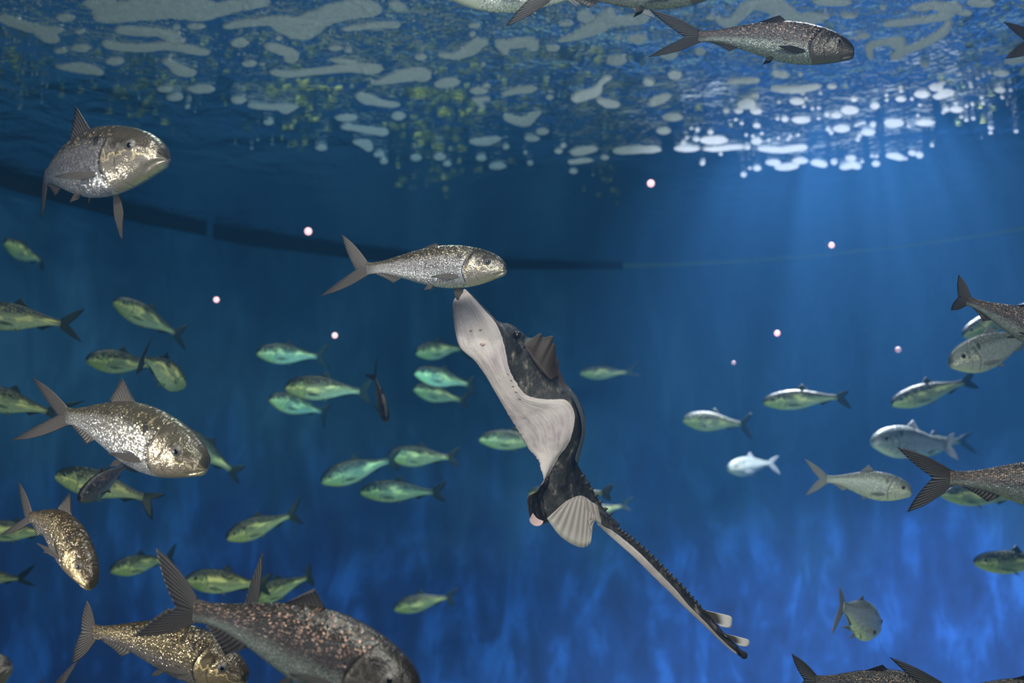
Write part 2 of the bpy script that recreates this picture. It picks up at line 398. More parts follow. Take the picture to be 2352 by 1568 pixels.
def make_fish(label, sn, pd, h, sgn=1, kind='far', group=None, d=None, phi=None, roll=0, bend=0, arch=0, tips=None, SL=.26,
              dors=.10, ratio=None, hk=None, droop=0, spread=1.0, near=False, lo=False, pec=.5, name='silver_fish', anal=1.0, tail_bend=0.0, ddc=0.0, wide=1.0):
    sn = np.array(sn, float); pd = np.array(pd, float); L2 = np.hypot(*(sn - pd))
    r0 = ratio or (.29 if near else .335)
    if phi is None:
        c = min(1, r0 / (h / L2)); phi = math.degrees(math.acos(c)); phi = min(phi, 60)
    cph = math.cos(math.radians(phi))
    if d is None: d = FPX * SL * cph / L2
    mid = (sn + pd) / 2
    # keep clear of the wall
    if not near:
        xx = (mid[0] - 1176) / FPX
        for _ in range(60):
            if math.hypot(xx * d - TANK.x, d * math.cos(PITCH) - TANK.y) > RAD - .35: d *= .985
    Lr = L2 / FPX * d / cph
    dz = Lr * math.sin(math.radians(phi)) * sgn / 2      # sgn>0: head towards the camera
    S = px(sn[0], sn[1], d - dz); P = px(pd[0], pd[1], d + dz)
    Lr = (S - P).length
    kz = (h / L2) * cph / .298 if hk is None else hk
    vdir = (px(mid[0], mid[1], d) - CAM).normalized()
    T0 = (S - P).normalized()
    U0 = UPV - T0 * UPV.dot(T0)
    if U0.length < .2: U0 = FWD - T0 * FWD.dot(T0)
    U0.normalize(); U0 = Matrix.Rotation(math.radians(roll), 3, T0) @ U0
    N0 = T0.cross(U0).normalized()
    if N0.dot(vdir) < 0: N0v = -N0
    else: N0v = N0                 # N0v points away from the camera
    ctrl = (S + P) / 2 + N0v * (bend * Lr) + U0 * (arch * Lr)
    ctrl = ctrl + (S - P) * tail_bend
    def spine(s): return S * (1 - s) ** 2 + ctrl * (2 * s * (1 - s)) + P * s * s
    def tang(s): return ((ctrl - S) * (1 - s) + (P - ctrl) * s).normalized()      # snout -> tail
    def frame(s):
        t = tang(s); U = U0 - t * U0.dot(t); U.normalize(); Y = U.cross(t).normalized(); return t, U, Y
    O = (S + P) / 2
    root = empty(name, O); WPOS[root.name] = O.copy()
    tag(root, label, 'fish', group)
    ns, nth = (110, 56) if near else ((40, 24) if not lo else (26, 16))
    ss = (1 - np.cos(np.linspace(0, math.pi, ns) )) / 2 * .5 + np.linspace(0, 1, ns) * .5
    vs = []; at = []
    def surf(s, th, inset=1.0):
        t, U, Y = frame(s); c = spine(s)
        ct, st = math.cos(th), math.sin(th)
        top = float(cub(PS, PT, s)); bot = float(cub(PS, PB, s)); wd = float(cub(PS, PW, s)) * (.6 + .4 * kz) * wide
        e = .92
        zz = (top if ct > 0 else -bot) * math.copysign(abs(ct) ** e, ct) * kz
        ww = wd * math.copysign(abs(st) ** (.85 if ct > 0 else 1.05), st)
        hh = math.copysign(abs(ct) ** e, ct)
        g = 1.0
        if near:
            # gill cover, cheek plate and mouth
            es = .285 - .06 * abs(hh + .15) ** 1.6
            if abs(hh) < .78:
                u = (s - es) / .007
                g -= .16 * math.exp(-u * u); g += .05 * math.exp(-((s - es + .025) / .022) ** 2)
                u2 = (s - (.195 - .06 * abs(hh + .1) ** 1.5)) / .006
                g -= .07 * math.exp(-u2 * u2)
            ml = -.30 - (s - .0) * 6.0
            if s < .085: g -= .22 * math.exp(-((hh - ml) / .16) ** 2) * (1 if s < .065 else (.085 - s) / .02)
            g += .10 * math.exp(-((s - .125) / .035) ** 2 - ((hh - .28) / .32) ** 2)
        return c + U * (zz * Lr) + Y * (ww * Lr * g), hh
    for i, s in enumerate(ss):
        for k in range(nth):
            th = 2 * math.pi * k / nth
            p, hh = surf(float(s), th)
            vs.append(p); at.append((s, hh, 1.0))
    fs = []
    for i in range(ns - 1):
        for k in range(nth):
            b = i * nth + k; c = i * nth + (k + 1) % nth
            fs.append((b, c, c + nth, b + nth))
    fs.append(tuple(range(nth))[::-1]); fs.append(tuple((ns - 1) * nth + k for k in range(nth)))
    meshobj('body', vs, fs, M[kind], root, O, True, {'sh': at})
    fm = M[FINS[kind]]
    # tail fin
    t, U, Y = frame(1.0); Pc = spine(.985)
    ped = float(cub(PS, PT, 1.0)) * kz * Lr * .95
    def tip(i, sg):
        if tips and tips[i]:
            x, y = tips[i]
            ray = FWD + RGT * ((x - 1176) / FPX) + UPV * ((784 - y) / FPX)
            den = ray.dot(Y)
            dd = (Pc - CAM).dot(FWD)
            if abs(den) > .12:
                tt = (Pc - CAM).dot(Y) / den; tt = min(dd + .09, max(dd - .09, tt))
            else: tt = dd
            return CAM + ray * tt
        return Pc + t * (Lr * .27) + U * (sg * Lr * .205 * spread)
    tu, tl = tip(0, 1), tip(1, -1)
    M0 = Pc + t * (Lr * .10)
    na, nr = (41, 14) if near else ((17, 6) if not lo else (13, 4))
    G, FR = [], []
    for i in range(na):
        a = -1 + 2 * i / (na - 1); b = Pc + U * (a * ped)
        tp = tu if a > 0 else tl; wgt = abs(a) ** .9
        E = M0 * (1 - wgt) + tp * wgt
        E = E + t * (math.sin(math.pi * wgt) * .012 * Lr)
        row, fr = [], []
        for j in range(nr):
            r = j / (nr - 1); q = b + (E - b) * r
            q = q + (U * math.copysign(1, a) * .75 - t * .2) * (math.sin(math.pi * r) * abs(a) ** 2 * .022 * Lr)
            row.append(q); fr.append((a, r, 60.0))
        G.append(row); FR.append(fr)
    sidev = (tu - Pc).cross(tl - Pc)
    sidev = sidev.normalized() if sidev.length > 1e-9 else Y
    sheet('tail_fin', G, sidev, .0045 * Lr, fm, root, O, FR)
    # dorsal
    def ridge_fin(nm, s0, s1, top, hmax, lean, pw, sw=1.0, q=30):
        na, nr = (22, 8) if near else (9, 4)
        G, FR = [], []
        for i in range(na):
            a = i / (na - 1); s = s0 + (s1 - s0) * a
            t, U, Y = frame(s); zz = float(cub(PS, PT if top else PB, s)) * kz * Lr * .96
            base = spine(s) + U * zz; sg = 1 if top else -1
            hl = hmax * Lr * ((1 - a) ** pw * .9 + .10) * (min(1, .15 + a * 9))
            row, fr = [], []
            for j in range(nr):
                r = j / (nr - 1)
                row.append(base + (U * sg * math.cos(lean) + t * math.sin(lean) * (1 + .5 * r)) * (hl * r) + Y * (.01 * Lr * sw * r * r))
                fr.append((a, r, 60.0))
            G.append(row); FR.append(fr)
        sheet(nm, G, frame((s0 + s1) / 2)[2], .0035 * Lr, fm, root, O, FR)
    ridge_fin('dorsal_fin', .46, .62, True, dors, math.radians(28), 1.1)
    if anal: ridge_fin('anal_fin', .74, .93, False, .055 * anal, math.radians(35), 1.0)
    # pectorals and pelvics
    def paddle(nm, s, th, ln, wd, dirv, q=24.0):
        t, U, Y = frame(s); b, _ = surf(s, th); ctr = spine(s)
        b = ctr + (b - ctr) * .93
        dd = (t * dirv[0] + U * dirv[1] + Y * dirv[2] * math.copysign(1, math.sin(th))).normalized()
        ref = t if abs(dd.dot(U)) > .8 else U
        cr = (ref - dd * ref.dot(dd)); cr.normalize()
        na, nr = (13, 10) if near else (7, 5); G, FR = [], []
        for i in range(na):
            a = -1 + 2 * i / (na - 1); row, fr = [], []
            for j in range(nr):
                r = j / (nr - 1)
                wv = wd * (.35 + .65 * math.sin(min(1, r * 1.15) * math.pi * .62)) * (1 - .55 * max(0, r - .6) / .4)
                ll = ln * r * (1 - .28 * (1 if a < 0 else .45) * a * a)
                row.append(b + dd * (ll * Lr) + cr * (a * wv * Lr)); fr.append((a, r, q))
            G.append(row); FR.append(fr)
        nrm = dd.cross(cr).normalized()
        sheet(nm, G, nrm, .003 * Lr, M['pec_far'] if kind == 'far' else fm, root, O, FR)
    if not lo:
        for sg in (1, -1):
            th = math.radians(118)
            if droop and (frame(.3)[2] * sg).dot(vdir) > 0: paddle('pectoral_fin', .33, sg * math.radians(150), droop, .034, (.10, -1, .25))
            else: paddle('pectoral_fin', .305, sg * th, .19, .020, (1, -.10, .20 + .3 * pec))
            paddle('pelvic_fin', .50, sg * math.radians(160), .075, .016, (1, -.75, .35))
    # eyes
    for sg in (1, -1):
        s, th = .122, math.radians(70)
        b, _ = surf(s, sg * th); t, U, Y = frame(s); ax = (Y * sg - t * .25 + U * .1).normalized()
        er = .030 * Lr
        vis = ax.dot(CAM - b) > -.02
        if not vis and lo: continue
        e = ball('eye', b - ax * er * .34, er, ax, .55, M['iris' if kind in ('near', 'bright', 'bronze', 'dark', 'pale') else 'iris_far'], root, 24 if near else 12)
        if near:
            ball('pupil', b - ax * er * .34 + ax * er * .27, er * .58, ax, .55, M['pupil'], e, 18)
        elif not lo:
            ball('pupil', b - ax * er * .28 + ax * er * .28, er * .55, ax, .55, M['pupil'], e, 10)
    if near and kind in ('bronze', 'near'):
        pass
    return root

NG = 'silver fish swimming near the glass'
nf = lambda lab, *a, **k: make_fish(lab, *a, near=True, group=NG, **k)
nf('grey silver fish at the left under the foam with its tail curved down and away', (383, 366), (106, 410), 140, 1, 'near', phi=47, bend=-.16, arch=.03, d=1.6, hk=1.04,
   tips=((100, 410), (94, 503)), dors=.16, pec=1.2, spread=.8, wide=1.2, droop=.22)
nf('silver fish in the middle swimming just above the tip of the ray', (1164, 622), (842, 617), 96, 1, 'near', phi=14, tips=((784, 537), (735, 681)), dors=.028, bend=-.03, arch=.05, d=1.78, pec=.3, droop=.11)
nf('dark brown fish at the top right just under the foam', (1961, 128), (1603, 84), 97, 1, 'dark', phi=6, tips=((1490, 21), (1489, 131)), dors=.045, arch=.08, pec=.3, anal=.8, d=1.65)
nf('brightly lit silver fish with gold head at the left, largest one in mid height', (474, 1078), (152, 955), 148, 1, 'bright', phi=36, tips=((73, 866), (24, 1012)), dors=.13, arch=.10, bend=-.06, d=1.58, hk=1.04, pec=.1, roll=4)
nf('bronze scaled fish diving head down at the lower left', (210, 1352), (68, 1188), 105, 1, 'bronze', phi=46, tips=((42, 1104), (0, 1229)), dors=.15, arch=.26, bend=-.06, d=1.55, hk=1.0, roll=-12, pec=1.0)
nf('gold glinting fish at the bottom left under the tail of the largest fish', (566, 1568), (214, 1452), 118, 1, 'bronze', phi=20, tips=((200, 1378), (165, 1524)), dors=.09, arch=.12, d=1.6, pec=.2)
nf('largest dark grey fish at the bottom with pinkish shining scales on its back', (958, 1612), (446, 1402), 190, 1, 'dark', phi=12, tips=((358, 1257), (302, 1462)), dors=.09, arch=.10, d=1.3, anal=1.6, pec=.3)
nf('fish hidden behind the largest bottom fish with only its upright black tail showing', (850, 1560), (580, 1412), 100, 1, 'dark', phi=10, tips=((605, 1264), (520, 1500)), d=1.65, dors=.05)
nf('grey brown fish cut off by the right edge with its dark forked tail in view', (2640, 1140), (2180, 1098), 140, 1, 'dark', phi=8, tips=((2060, 1026), (2083, 1176)), dors=.07, d=1.5, arch=.03)
nf('dark fish leaving at the right edge with its short raised tail', (2480, 800), (2222, 690), 95, 1, 'dark', phi=22, tips=((2202, 630), (2184, 712)), dors=.05, d=1.75, arch=.02)
nf('fish at the top right corner with only its dark forked tail in view', (2760, 150), (2385, 97), 100, 1, 'dark', phi=6, tips=((2305, 50), (2310, 134)), d=1.6)
nf('grey fish with shining back cut off by the bottom edge at the right', (2175, 1612), (1872, 1562), 92, 1, 'dark', phi=10, tips=((1818, 1500), (1826, 1602)), d=1.85, dors=.05, arch=.08)
nf('dark fish in the bottom right corner with its back and raised tail lobe in view', (2560, 1668), (2178, 1592), 110, 1, 'dark', phi=10, tips=((2042, 1508), (2070, 1660)), d=1.5, dors=.05, arch=.16)
nf('pale bellied fish cut off by the top edge with a golden shining belly', (1000, -30), (1400, -34), 112, 1, 'pale', phi=8, d=1.55, dors=.05, arch=-.02)
nf('fish at the top edge with its dark tail lobe hanging over a pale belly', (1690, -40), (1272, -22), 92, 1, 'dark', phi=6, tips=((1190, -110), (1160, 62)), d=1.4, dors=.05, arch=-.04)
nf('fish below the bottom left corner with only its black tail tips in view', (420, 1690), (128, 1604), 100, 1, 'dark', phi=10, tips=((186, 1508), (92, 1556)), d=1.2)
nf('dark fish at the bottom left corner with only its head in view', (24, 1530), (-260, 1640), 110, 1, 'dark', phi=10, d=1.3)

LG, RG = 'blurred school of fish left of the ray', 'blurred school of fish right of the ray'
lf = lambda lab, *a, **k: make_fish(lab, *a, group=LG, **k)
rf = lambda lab, *a, **k: make_fish(lab, *a, group=RG, **k)
lf('small dim fish at the left edge under the dark ledge, turning away', (10, 558), (92, 598), 52, 1, d=3.9, tips=((100, 612), (98, 622)))
lf('green fish cut off by the left edge with its whole tail showing', (-75, 722), (140, 742), 78, 1, tips=((196, 708), (188, 786)), arch=.05)
lf('yellow green fish turned down to the right under the ledge gap', (259, 694), (402, 764), 60, 1, tips=((432, 745), (428, 807)), arch=.05)
lf('green fish with a tail crossing behind it, left of a downward grey fish', (198, 828), (350, 838), 66, 1, tips=((372, 815), (372, 868)), arch=.03)
lf('grey bellied fish facing down right, its thin dark tail upright', (420, 888), (332, 824), 74, -1, 'far', tips=((350, 772), (312, 862)), d=2.6, arch=.04)
lf('green fish at the left edge behind the tail of the brightly lit fish', (-75, 905), (108, 944), 74, 1, tips=((196, 920), (188, 985)), arch=.05)
lf('yellow green fish whose tail points at the pink reflection', (589, 812), (728, 818), 52, 1, tips=((758, 788), (760, 850)), arch=.04)
lf('striped silver green fish above a paler one, left of the dark diving fish', (655, 892), (826, 898), 56, 1, tips=((856, 866), (852, 930)), d=3.35, arch=.05)
lf('pale yellow fish just beneath the striped silver green fish', (618, 918), (738, 944), 52, 1, tips=((762, 926), (744, 984)), d=3.7, arch=.04)
lf('very dark fish diving straight down left of the ray', (888, 968), (862, 868), 46, 1, 'dark', tips=((866, 815), (836, 860)), d=3.0)
lf('topmost fish of the three stacked beside the upper ray body', (955, 812), (1058, 800), 44, 1, tips=((1085, 775), (1082, 830)), arch=.05)
lf('bright green fish in the middle of the three stacked beside the upper ray body', (952, 858), (1074, 882), 46, 1, tips=((1092, 862), (1094, 908)), d=3.9, arch=.05)
lf('lowest fish of the three stacked beside the upper ray body', (950, 894), (1058, 918), 42, 1, tips=((1082, 900), (1078, 940)), d=4.5, arch=.03)
lf('grey green fish with its snout low, left of a greener fish touching its tail', (738, 1108), (892, 1058), 58, 1, tips=((920, 1030), (918, 1082)), d=3.7, arch=.04)
lf('green fish with a bright yellow tail stalk behind the grey green fish', (892, 1048), (1030, 1050), 50, 1, tips=((1058, 1026), (1054, 1072)), d=4.2, arch=.03)
lf('yellow green fish in the centre with a dark forked tail, lowest of that trio', (828, 1132), (995, 1130), 50, 1, tips=((1026, 1104), (1022, 1152)), arch=.05)
lf('fish swimming down left with a steep raised dark tail, above the bottom group', (520, 1238), (664, 1184), 58, 1, tips=((691, 1140), (698, 1204)), arch=.03)
lf('green fish half covered by the middle of the ray', (1100, 1010), (1252, 1014), 46, 1, tips=((1290, 990), (1285, 1035)), arch=.03)
lf('fish behind the lower fold of the ray with only its ends showing', (1213, 1134), (1384, 1132), 38, 1, tips=((1408, 1110), (1402, 1150)), arch=.04)
lf('faint small fish right behind the ray tail base', (1320, 1182), (1428, 1162), 32, 1, tips=((1456, 1140), (1450, 1174)))
lf('shadowy mottled fish heading right under the brightly lit fish', (127, 1094), (330, 1142), 66, 1, tips=((380, 1136), (350, 1196)), d=2.75, arch=.05)
lf('grey fish pointing down left in front of the shadowy mottled fish', (182, 1150), (288, 1068), 66, 1, 'dark', tips=((312, 1040), (316, 1085)), d=2.3)
lf('green fish partly behind the gold head of the brightly lit fish', (395, 990), (530, 1078), 56, 1, tips=((566, 1070), (550, 1113)), arch=.05)
lf('green fish left of the raised tail of the largest bottom fish', (253, 1312), (384, 1282), 56, 1, tips=((405, 1246), (402, 1306)), arch=.04)
lf('plump green fish between the big tail and the upright black tail', (425, 1334), (595, 1342), 62, 1, tips=((625, 1315), (622, 1368)), d=3.1, arch=.04)
lf('yellow striped fish climbing right behind the upright black tail', (568, 1385), (704, 1326), 58, 1, tips=((711, 1292), (722, 1346)), d=3.5, arch=.04)
lf('small green fish alone at the bottom centre', (905, 1400), (1026, 1372), 42, 1, tips=((1050, 1350), (1044, 1394)), arch=.06)
lf('green fish at the left edge behind the tail of the bronze fish', (-50, 1216), (104, 1222), 60, 1, d=3.0)
lf('dark yellow fish at the lower left edge with its tail in view', (-90, 1318), (42, 1328), 44, 1, tips=((84, 1294), (86, 1346)), d=3.2)
rf('slim bright green fish level with the upper ray body', (1332, 858), (1440, 855), 32, 1, tips=((1470, 828), (1474, 862)), arch=.03)
rf('small striped fish with a curved tail right of the ray middle', (1568, 966), (1702, 974), 45, 1, tips=((1728, 946), (1730, 1012)), d=4.2, arch=.04)
rf('slim fish with dark back and pale belly over the striped fish', (1753, 926), (1924, 912), 46, 1, tips=((1950, 897), (1956, 940)), arch=.04)
rf('grey fish slanting up to the right under the pale fish pair', (2048, 930), (2214, 878), 50, 1, 'far', tips=((2240, 846), (2250, 892)), arch=.03)
rf('smallest pale grey fish low on the right of the ray', (1672, 1078), (1768, 1064), 40, 1, 'pale', tips=((1790, 1046), (1793, 1090)), arch=.03)
rf('bright silver green fish facing left above the big forked tail', (2003, 1018), (2172, 1022), 64, 1, 'pale', tips=((2192, 993), (2202, 1056)), d=3.3, arch=.05)
rf('dim fish behind the bright silver green fish with only its tail showing', (2080, 1030), (2205, 1012), 44, 1, tips=((2236, 990), (2246, 1044)), d=4.0)
rf('clear silver fish facing right, its snout touching the big forked tail', (2094, 1134), (1898, 1100), 70, 1, 'pale', phi=10, tips=((1848, 1053), (1850, 1138)), d=2.5, arch=.06, ratio=.33)
rf('pale lit fish facing down left at the right edge', (2182, 838), (2372, 762), 78, 1, 'pale', phi=12, tips=((2410, 720), (2420, 800)), d=2.4, arch=-.02)
rf('greenish fish head behind the pale lit fish at the right edge', (2212, 772), (2360, 700), 50, 1, d=3.4, tips=((2390, 690), (2395, 740)))
rf('green fish behind the big forked tail at the right', (2160, 1136), (2330, 1142), 46, 1, d=3.3, tips=((2360, 1120), (2360, 1160)))
rf('green grey fish cut off by the right edge below the big forked tail', (2236, 1292), (2420, 1288), 54, 1, 'far', d=3.2)
rf('short round looking fish with its thin tail upright, alone at the lower right', (2010, 1442), (1936, 1392), 82, -1, 'pale', phi=68, tips=((1927, 1345), (1908, 1459)), d=2.3, hk=1.05, wide=1.2, dors=.05)

# ------------------------------------------------------------------ the ray
def cat(Pm, n):
    """Catmull-Rom through an array of rows"""
    Pm = np.asarray(Pm, float); out = []
    for i in range(len(Pm) - 1):
        p0, p1, p2, p3 = Pm[max(i - 1, 0)], Pm[i], Pm[i + 1], Pm[min(i + 2, len(Pm) - 1)]
        for k in range(n):
            t = k / n
            out.append(.5 * ((2 * p1) + (-p0 + p2) * t + (2 * p0 - 5 * p1 + 4 * p2 - p3) * t * t + (-p0 + 3 * p1 - 3 * p2 + p3) * t ** 3))
    out.append(Pm[-1]); return np.array(out)
RD = 1.98
def ray_skin():
    m, nt, out = mat('ray_skin'); n = N(nt)
    at = n('Attribute', attribute_name='rk').outputs['Vector']
    v, ss, wht = n('SeparateXYZ', {0: at}).outputs
    tc = n('TexCoord').outputs['Object']
    ed = n.noise(tc, 120.0, 2)
    fine = n.noise(n.mapping(tc, (1, 1, .5)), 55.0, 5, .7)
    wh = n.smooth(n.math('ADD', wht, n.math('MULTIPLY', n.math('SUBTRACT', ed, .5), .35)), .44, .56)
    wr = n.noise(n('CombineXYZ', {0: n.math('MULTIPLY', v, 5.0), 1: n.math('MULTIPLY', ss, 16.0), 2: 0.0}).outputs[0], 1.0, 4, .6, .4)
    bel = n.ramp(n.math('ADD', n.math('MULTIPLY', n.noise(tc, 14.0, 4, .6), .5), n.math('MULTIPLY', wr, .34)), [(.30, (.30, .25, .27)), (.38, (.44, .37, .385)), (.47, (.53, .47, .47)), (.58, (.54, .42, .43))])
    spots = n.smooth(n('TexVoronoi', {'Vector': tc, 'Scale': 42.0}).outputs['Distance'], .13, .06, 0, .45)
    bel = n.mix(spots, bel, (.33, .24, .22, 1))
    drk = n.ramp(fine, [(.40, (.006, .005, .006)), (.54, (.017, .015, .016)), (.62, (.07, .06, .052)), (.72, (.24, .21, .17))])
    bn = n.smooth(ss, .20, .24); bn = n.math('MULTIPLY', bn, n.smooth(ss, .34, .30)); bn = n.math('MULTIPLY', bn, n.smooth(v, 5.2, 5.8))
    drk = n.mix(n.math('MULTIPLY', bn, .8), drk, (.055, .028, .014, 1))
    col = n.mix(wh, drk, bel)
    bp = n('Bump', {'Height': n.math('ADD', n.math('MULTIPLY', n.noise(tc, 90.0, 4, .65), .5), n.math('MULTIPLY', wr, .5)), 'Strength': .5, 'Distance': .007}).outputs[0]
    p = n('BsdfPrincipled', {'Base Color': col, 'Roughness': .6, 'Normal': bp, 'Subsurface Weight': .05})
    nt.links.new(p.outputs[0], out.inputs[0]); return m
def make_ray():
    # L, R, S in photo pixels, depth of L, belly bulge, depth of S
    st = [((1066, 664), (1069, 664), (1070, 665), 0, .2, .1), ((1043, 688), (1088, 684), (1091, 685), 0, .35, .2), ((1040, 715), (1113, 712), (1117, 712), .01, .5, .4),
          ((1045, 758), (1139, 742), (1143, 738), .015, .8, .6), ((1057, 798), (1154, 778), (1172, 744), .01, 1, .8), ((1090, 828), (1163, 815), (1200, 764), .0, 1.1, 1),
          ((1115, 862), (1170, 848), (1216, 776), 0, 1.1, 1.1), ((1136, 897), (1186, 880), (1250, 774), 0, 1.0, 1.2), ((1156, 932), (1214, 909), (1276, 812), .0, .9, 1.2),
          ((1172, 960), (1258, 917), (1292, 868), 0, .85, 1.0), ((1187, 986), (1300, 919), (1322, 908), 0, .8, .7), ((1203, 1012), (1320, 950), (1341, 948), 0, .8, .4),
          ((1217, 1034), (1313, 1000), (1343, 998), 0, .8, .3), ((1236, 1056), (1300, 1028), (1330, 1038), -.01, .6, .4), ((1243, 1078), (1282, 1050), (1327, 1062), -.02, .5, .6),
          ((1249, 1102), (1257, 1096), (1336, 1082), -.04, .5, .8), ((1234, 1128), (1235, 1127), (1350, 1103), -.06, .6, .9), ((1214, 1142), (1215, 1142), (1358, 1118), -.08, .6, .9),
          ((1218, 1176), (1219, 1177), (1367, 1133), -.08, .6, .9), ((1229, 1203), (1231, 1204), (1375, 1147), -.07, .6, .9), ((1251, 1201), (1253, 1201), (1382, 1160), -.05, .6, .9),
          ((1280, 1180), (1282, 1181), (1391, 1172), -.03, .6, .9), ((1326, 1158), (1329, 1160), (1400, 1183), -.01, .7, .8), ((1358, 1172), (1363, 1174), (1412, 1192), 0, .5, .6),
          ((1374, 1204), (1382, 1205), (1424, 1205), 0, .4, .5), ((1394, 1224), (1407, 1219), (1421, 1214), 0, .3, .3), ((1421, 1248), (1435, 1240), (1450, 1233), 0, .28, .3),
          ((1460, 1283), (1474, 1274), (1490, 1267), 0, .28, .28), ((1500, 1323), (1513, 1314), (1529, 1306), 0, .26, .26), ((1540, 1362), (1551, 1353), (1568, 1345), 0, .24, .24),
          ((1575, 1397), (1582, 1390), (1600, 1381), 0, .22, .22), ((1610, 1429), (1616, 1424), (1631, 1415), 0, .2, .2), ((1645, 1463), (1649, 1459), (1661, 1450), 0, .16, .16),
          ((1677, 1492), (1680, 1488), (1690, 1479), 0, .12, .12), ((1706, 1511), (1708, 1509), (1713, 1503), 0, .05, .05)]
    rows = []
    for L, R, S, dl, bl, ds in st:
        L, R, S = map(np.array, (L, R, S))
        wd = np.hypot(*(R - L)); b = .035 * bl
        def lp(a, c, t): return a * (1 - t) + c * t
        r = [(*L, dl), (*lp(L, R, .28), dl * .7 - b * .55), (*lp(L, R, .55), dl * .4 - b * .75), (*lp(L, R, .82), -b * .9), (*R, -b * .75),
             (*lp(R, S, .5), -b * .45), (*S, .03 * ds), (*lp(L, S, .5), .055 * ds + .01 * bl + max(dl, 0))]
        rows.append([c for p in r for c in p])
    Rw = cat(rows, 6); n1 = len(Rw)
    K = 64; vs = []; at = []
    for i, row in enumerate(Rw):
        P8 = row.reshape(8, 3); u = i / (n1 - 1)
        for k in range(K):
            v = 8 * k / K; j = int(v); t = v - j
            p0, p1, p2, p3 = P8[(j - 1) % 8], P8[j], P8[(j + 1) % 8], P8[(j + 2) % 8]
            sharp = .5
            q = .5 * ((2 * p1) + (-p0 + p2) * t + (2 * p0 - 5 * p1 + 4 * p2 - p3) * t * t + (-p0 + 3 * p1 - 3 * p2 + p3) * t ** 3)
            q = q * sharp + (p1 * (1 - t) + p2 * t) * (1 - sharp)
            x, y, dd = q
            # ragged margins
            rag = 0
            if u < .72:
                if j in (5, 6): rag = 4.0 * noise.noise(Vector((i * .55, v * 1.5, 0)))* (1 if .17 < u < .3 else .4)
                if j in (0, 7): rag = 3.0 * noise.noise(Vector((i * .8, v * 2, 9))) * (1 if u > .25 else .2)
            lw = 1 - min(1, max(0, (v - 3.7) / .6)) if v > 2 else min(1, v / .25 + .5)
            width = np.hypot(P8[4][0] - P8[0][0], P8[4][1] - P8[0][1])
            if v > 6: lw = 0 if v < 7.75 else .45
            if width < 6 and u > .05: lw *= max(0, (width - 2) / 4)
            vs.append(px(x + rag, y - rag * .6, RD + dd + .04 * math.sin(u * 3.0))); at.append((v, u, lw))
    fs = []
    for i in range(n1 - 1):
        for k in range(K):
            b = i * K + k; c = i * K + (k + 1) % K
            fs.append((b, c, c + K, b + K))
    fs.append(tuple(range(K))[::-1]); fs.append(tuple((n1 - 1) * K + k for k in range(K)))
    O = px(1240, 1000, RD)
    root = empty('ray', O); WPOS[root.name] = O.copy()
    tag(root, 'large ray with white underside and thorny mottled tail swimming upward in the middle', 'ray')
    sk = ray_skin()
    body = meshobj('body', vs, fs, sk, root, O, True, {'rk': at})
    def fan(nm, base, edge, dz, mt, n2=9, q=60.0, thick=.002, wob=0.0):
        na = 25; B = cat([(*b, 0) for b in base], 12); E_ = cat([(*e, 0) for e in edge], 12)
        def samp(A, t):
            f = t * (len(A) - 1); i = min(int(f), len(A) - 2); return A[i] * (1 - (f - i)) + A[i + 1] * (f - i)
        G, FR = [], []
        for i in range(na):
            a = i / (na - 1); b = samp(B, a); e = samp(E_, a); row, fr = [], []
            for j in range(n2):
                r = j / (n2 - 1); p = b * (1 - r) + e * r
                row.append(px(p[0], p[1], RD + dz[0] * (1 - r) + dz[1] * r + wob * math.sin(a * 30) * r)); fr.append((a * 2 - 1, r, q))
            G.append(row); FR.append(fr)
        return sheet(nm, G, FWD, thick, mt, root, O, FR)
    pf = fan('pelvic_fin', [(1300, 1150), (1335, 1138), (1366, 1160), (1374, 1190)], [(1256, 1190), (1288, 1232), (1330, 1256), (1354, 1250), (1358, 1225), (1350, 1190)], (-.015, -.03), M['fin_ray'], q=40.0)
    pf['label'] = 'white fan-shaped pelvic fin with pale rays'
    lobe = fan('pelvic_lobe', [(1340, 1140), (1372, 1160)], [(1348, 1188), (1382, 1202)], (-.018, -.02), M['fin_ray'], q=10.0)
    lobe['label'] = 'smooth white lobe beside the pelvic fin'
    cl = fan('wing_tip', [(1224, 1178), (1234, 1190), (1248, 1196)], [(1219, 1186), (1216, 1194), (1221, 1203), (1230, 1208), (1240, 1207), (1246, 1202)], (-.075, -.08), plain('ray_pink_tip', (.40, .27, .27), .6), q=5.0); cl['label'] = 'small pink tip of the curled wing'
    m_edge = M['fin_dark']
    bd = fan('wing_margin', [(1306, 895), (1322, 925), (1334, 960), (1336, 1000), (1322, 1050), (1326, 1062)], [(1310, 893), (1331, 925), (1343, 962), (1344, 1000), (1333, 1045), (1329, 1064)], (.0, .01), plain('ray_grey_margin', (.07, .08, .09), .5), q=5.0)
    bd['label'] = 'thin grey margin of the right wing'
    fl = fan('wing_flare', [(1204, 792), (1222, 822), (1242, 850), (1266, 872)], [(1205, 780), (1222, 776), (1236, 767), (1244, 765), (1246, 775), (1258, 773), (1271, 771), (1269, 786), (1274, 790), (1277, 815), (1276, 842), (1284, 868)], (.0, .02), plain('ray_brown_flare', (.030, .017, .011), .6), q=5.0)
    fl['label'] = 'ragged brown wing edge behind the head'
    # the tail's two small fins with pale tips, and its end lobe
    for base, edge in (([(1612, 1398), (1640, 1425)], [(1632, 1405), (1676, 1414), (1681, 1428), (1676, 1441), (1655, 1438)]),
                       ([(1655, 1450), (1682, 1470)], [(1668, 1462), (1712, 1466), (1721, 1474), (1716, 1484), (1698, 1482)])):
        fan('tail_dorsal_fin', base, edge, (-.004, -.006), fin2(), q=4.0, thick=.0025)
    fan('tail_tip_fin', [(1690, 1484), (1702, 1502)], [(1697, 1490), (1716, 1500), (1714, 1512), (1704, 1512)], (-.004, -.004), M['fin_dark'], q=4.0)
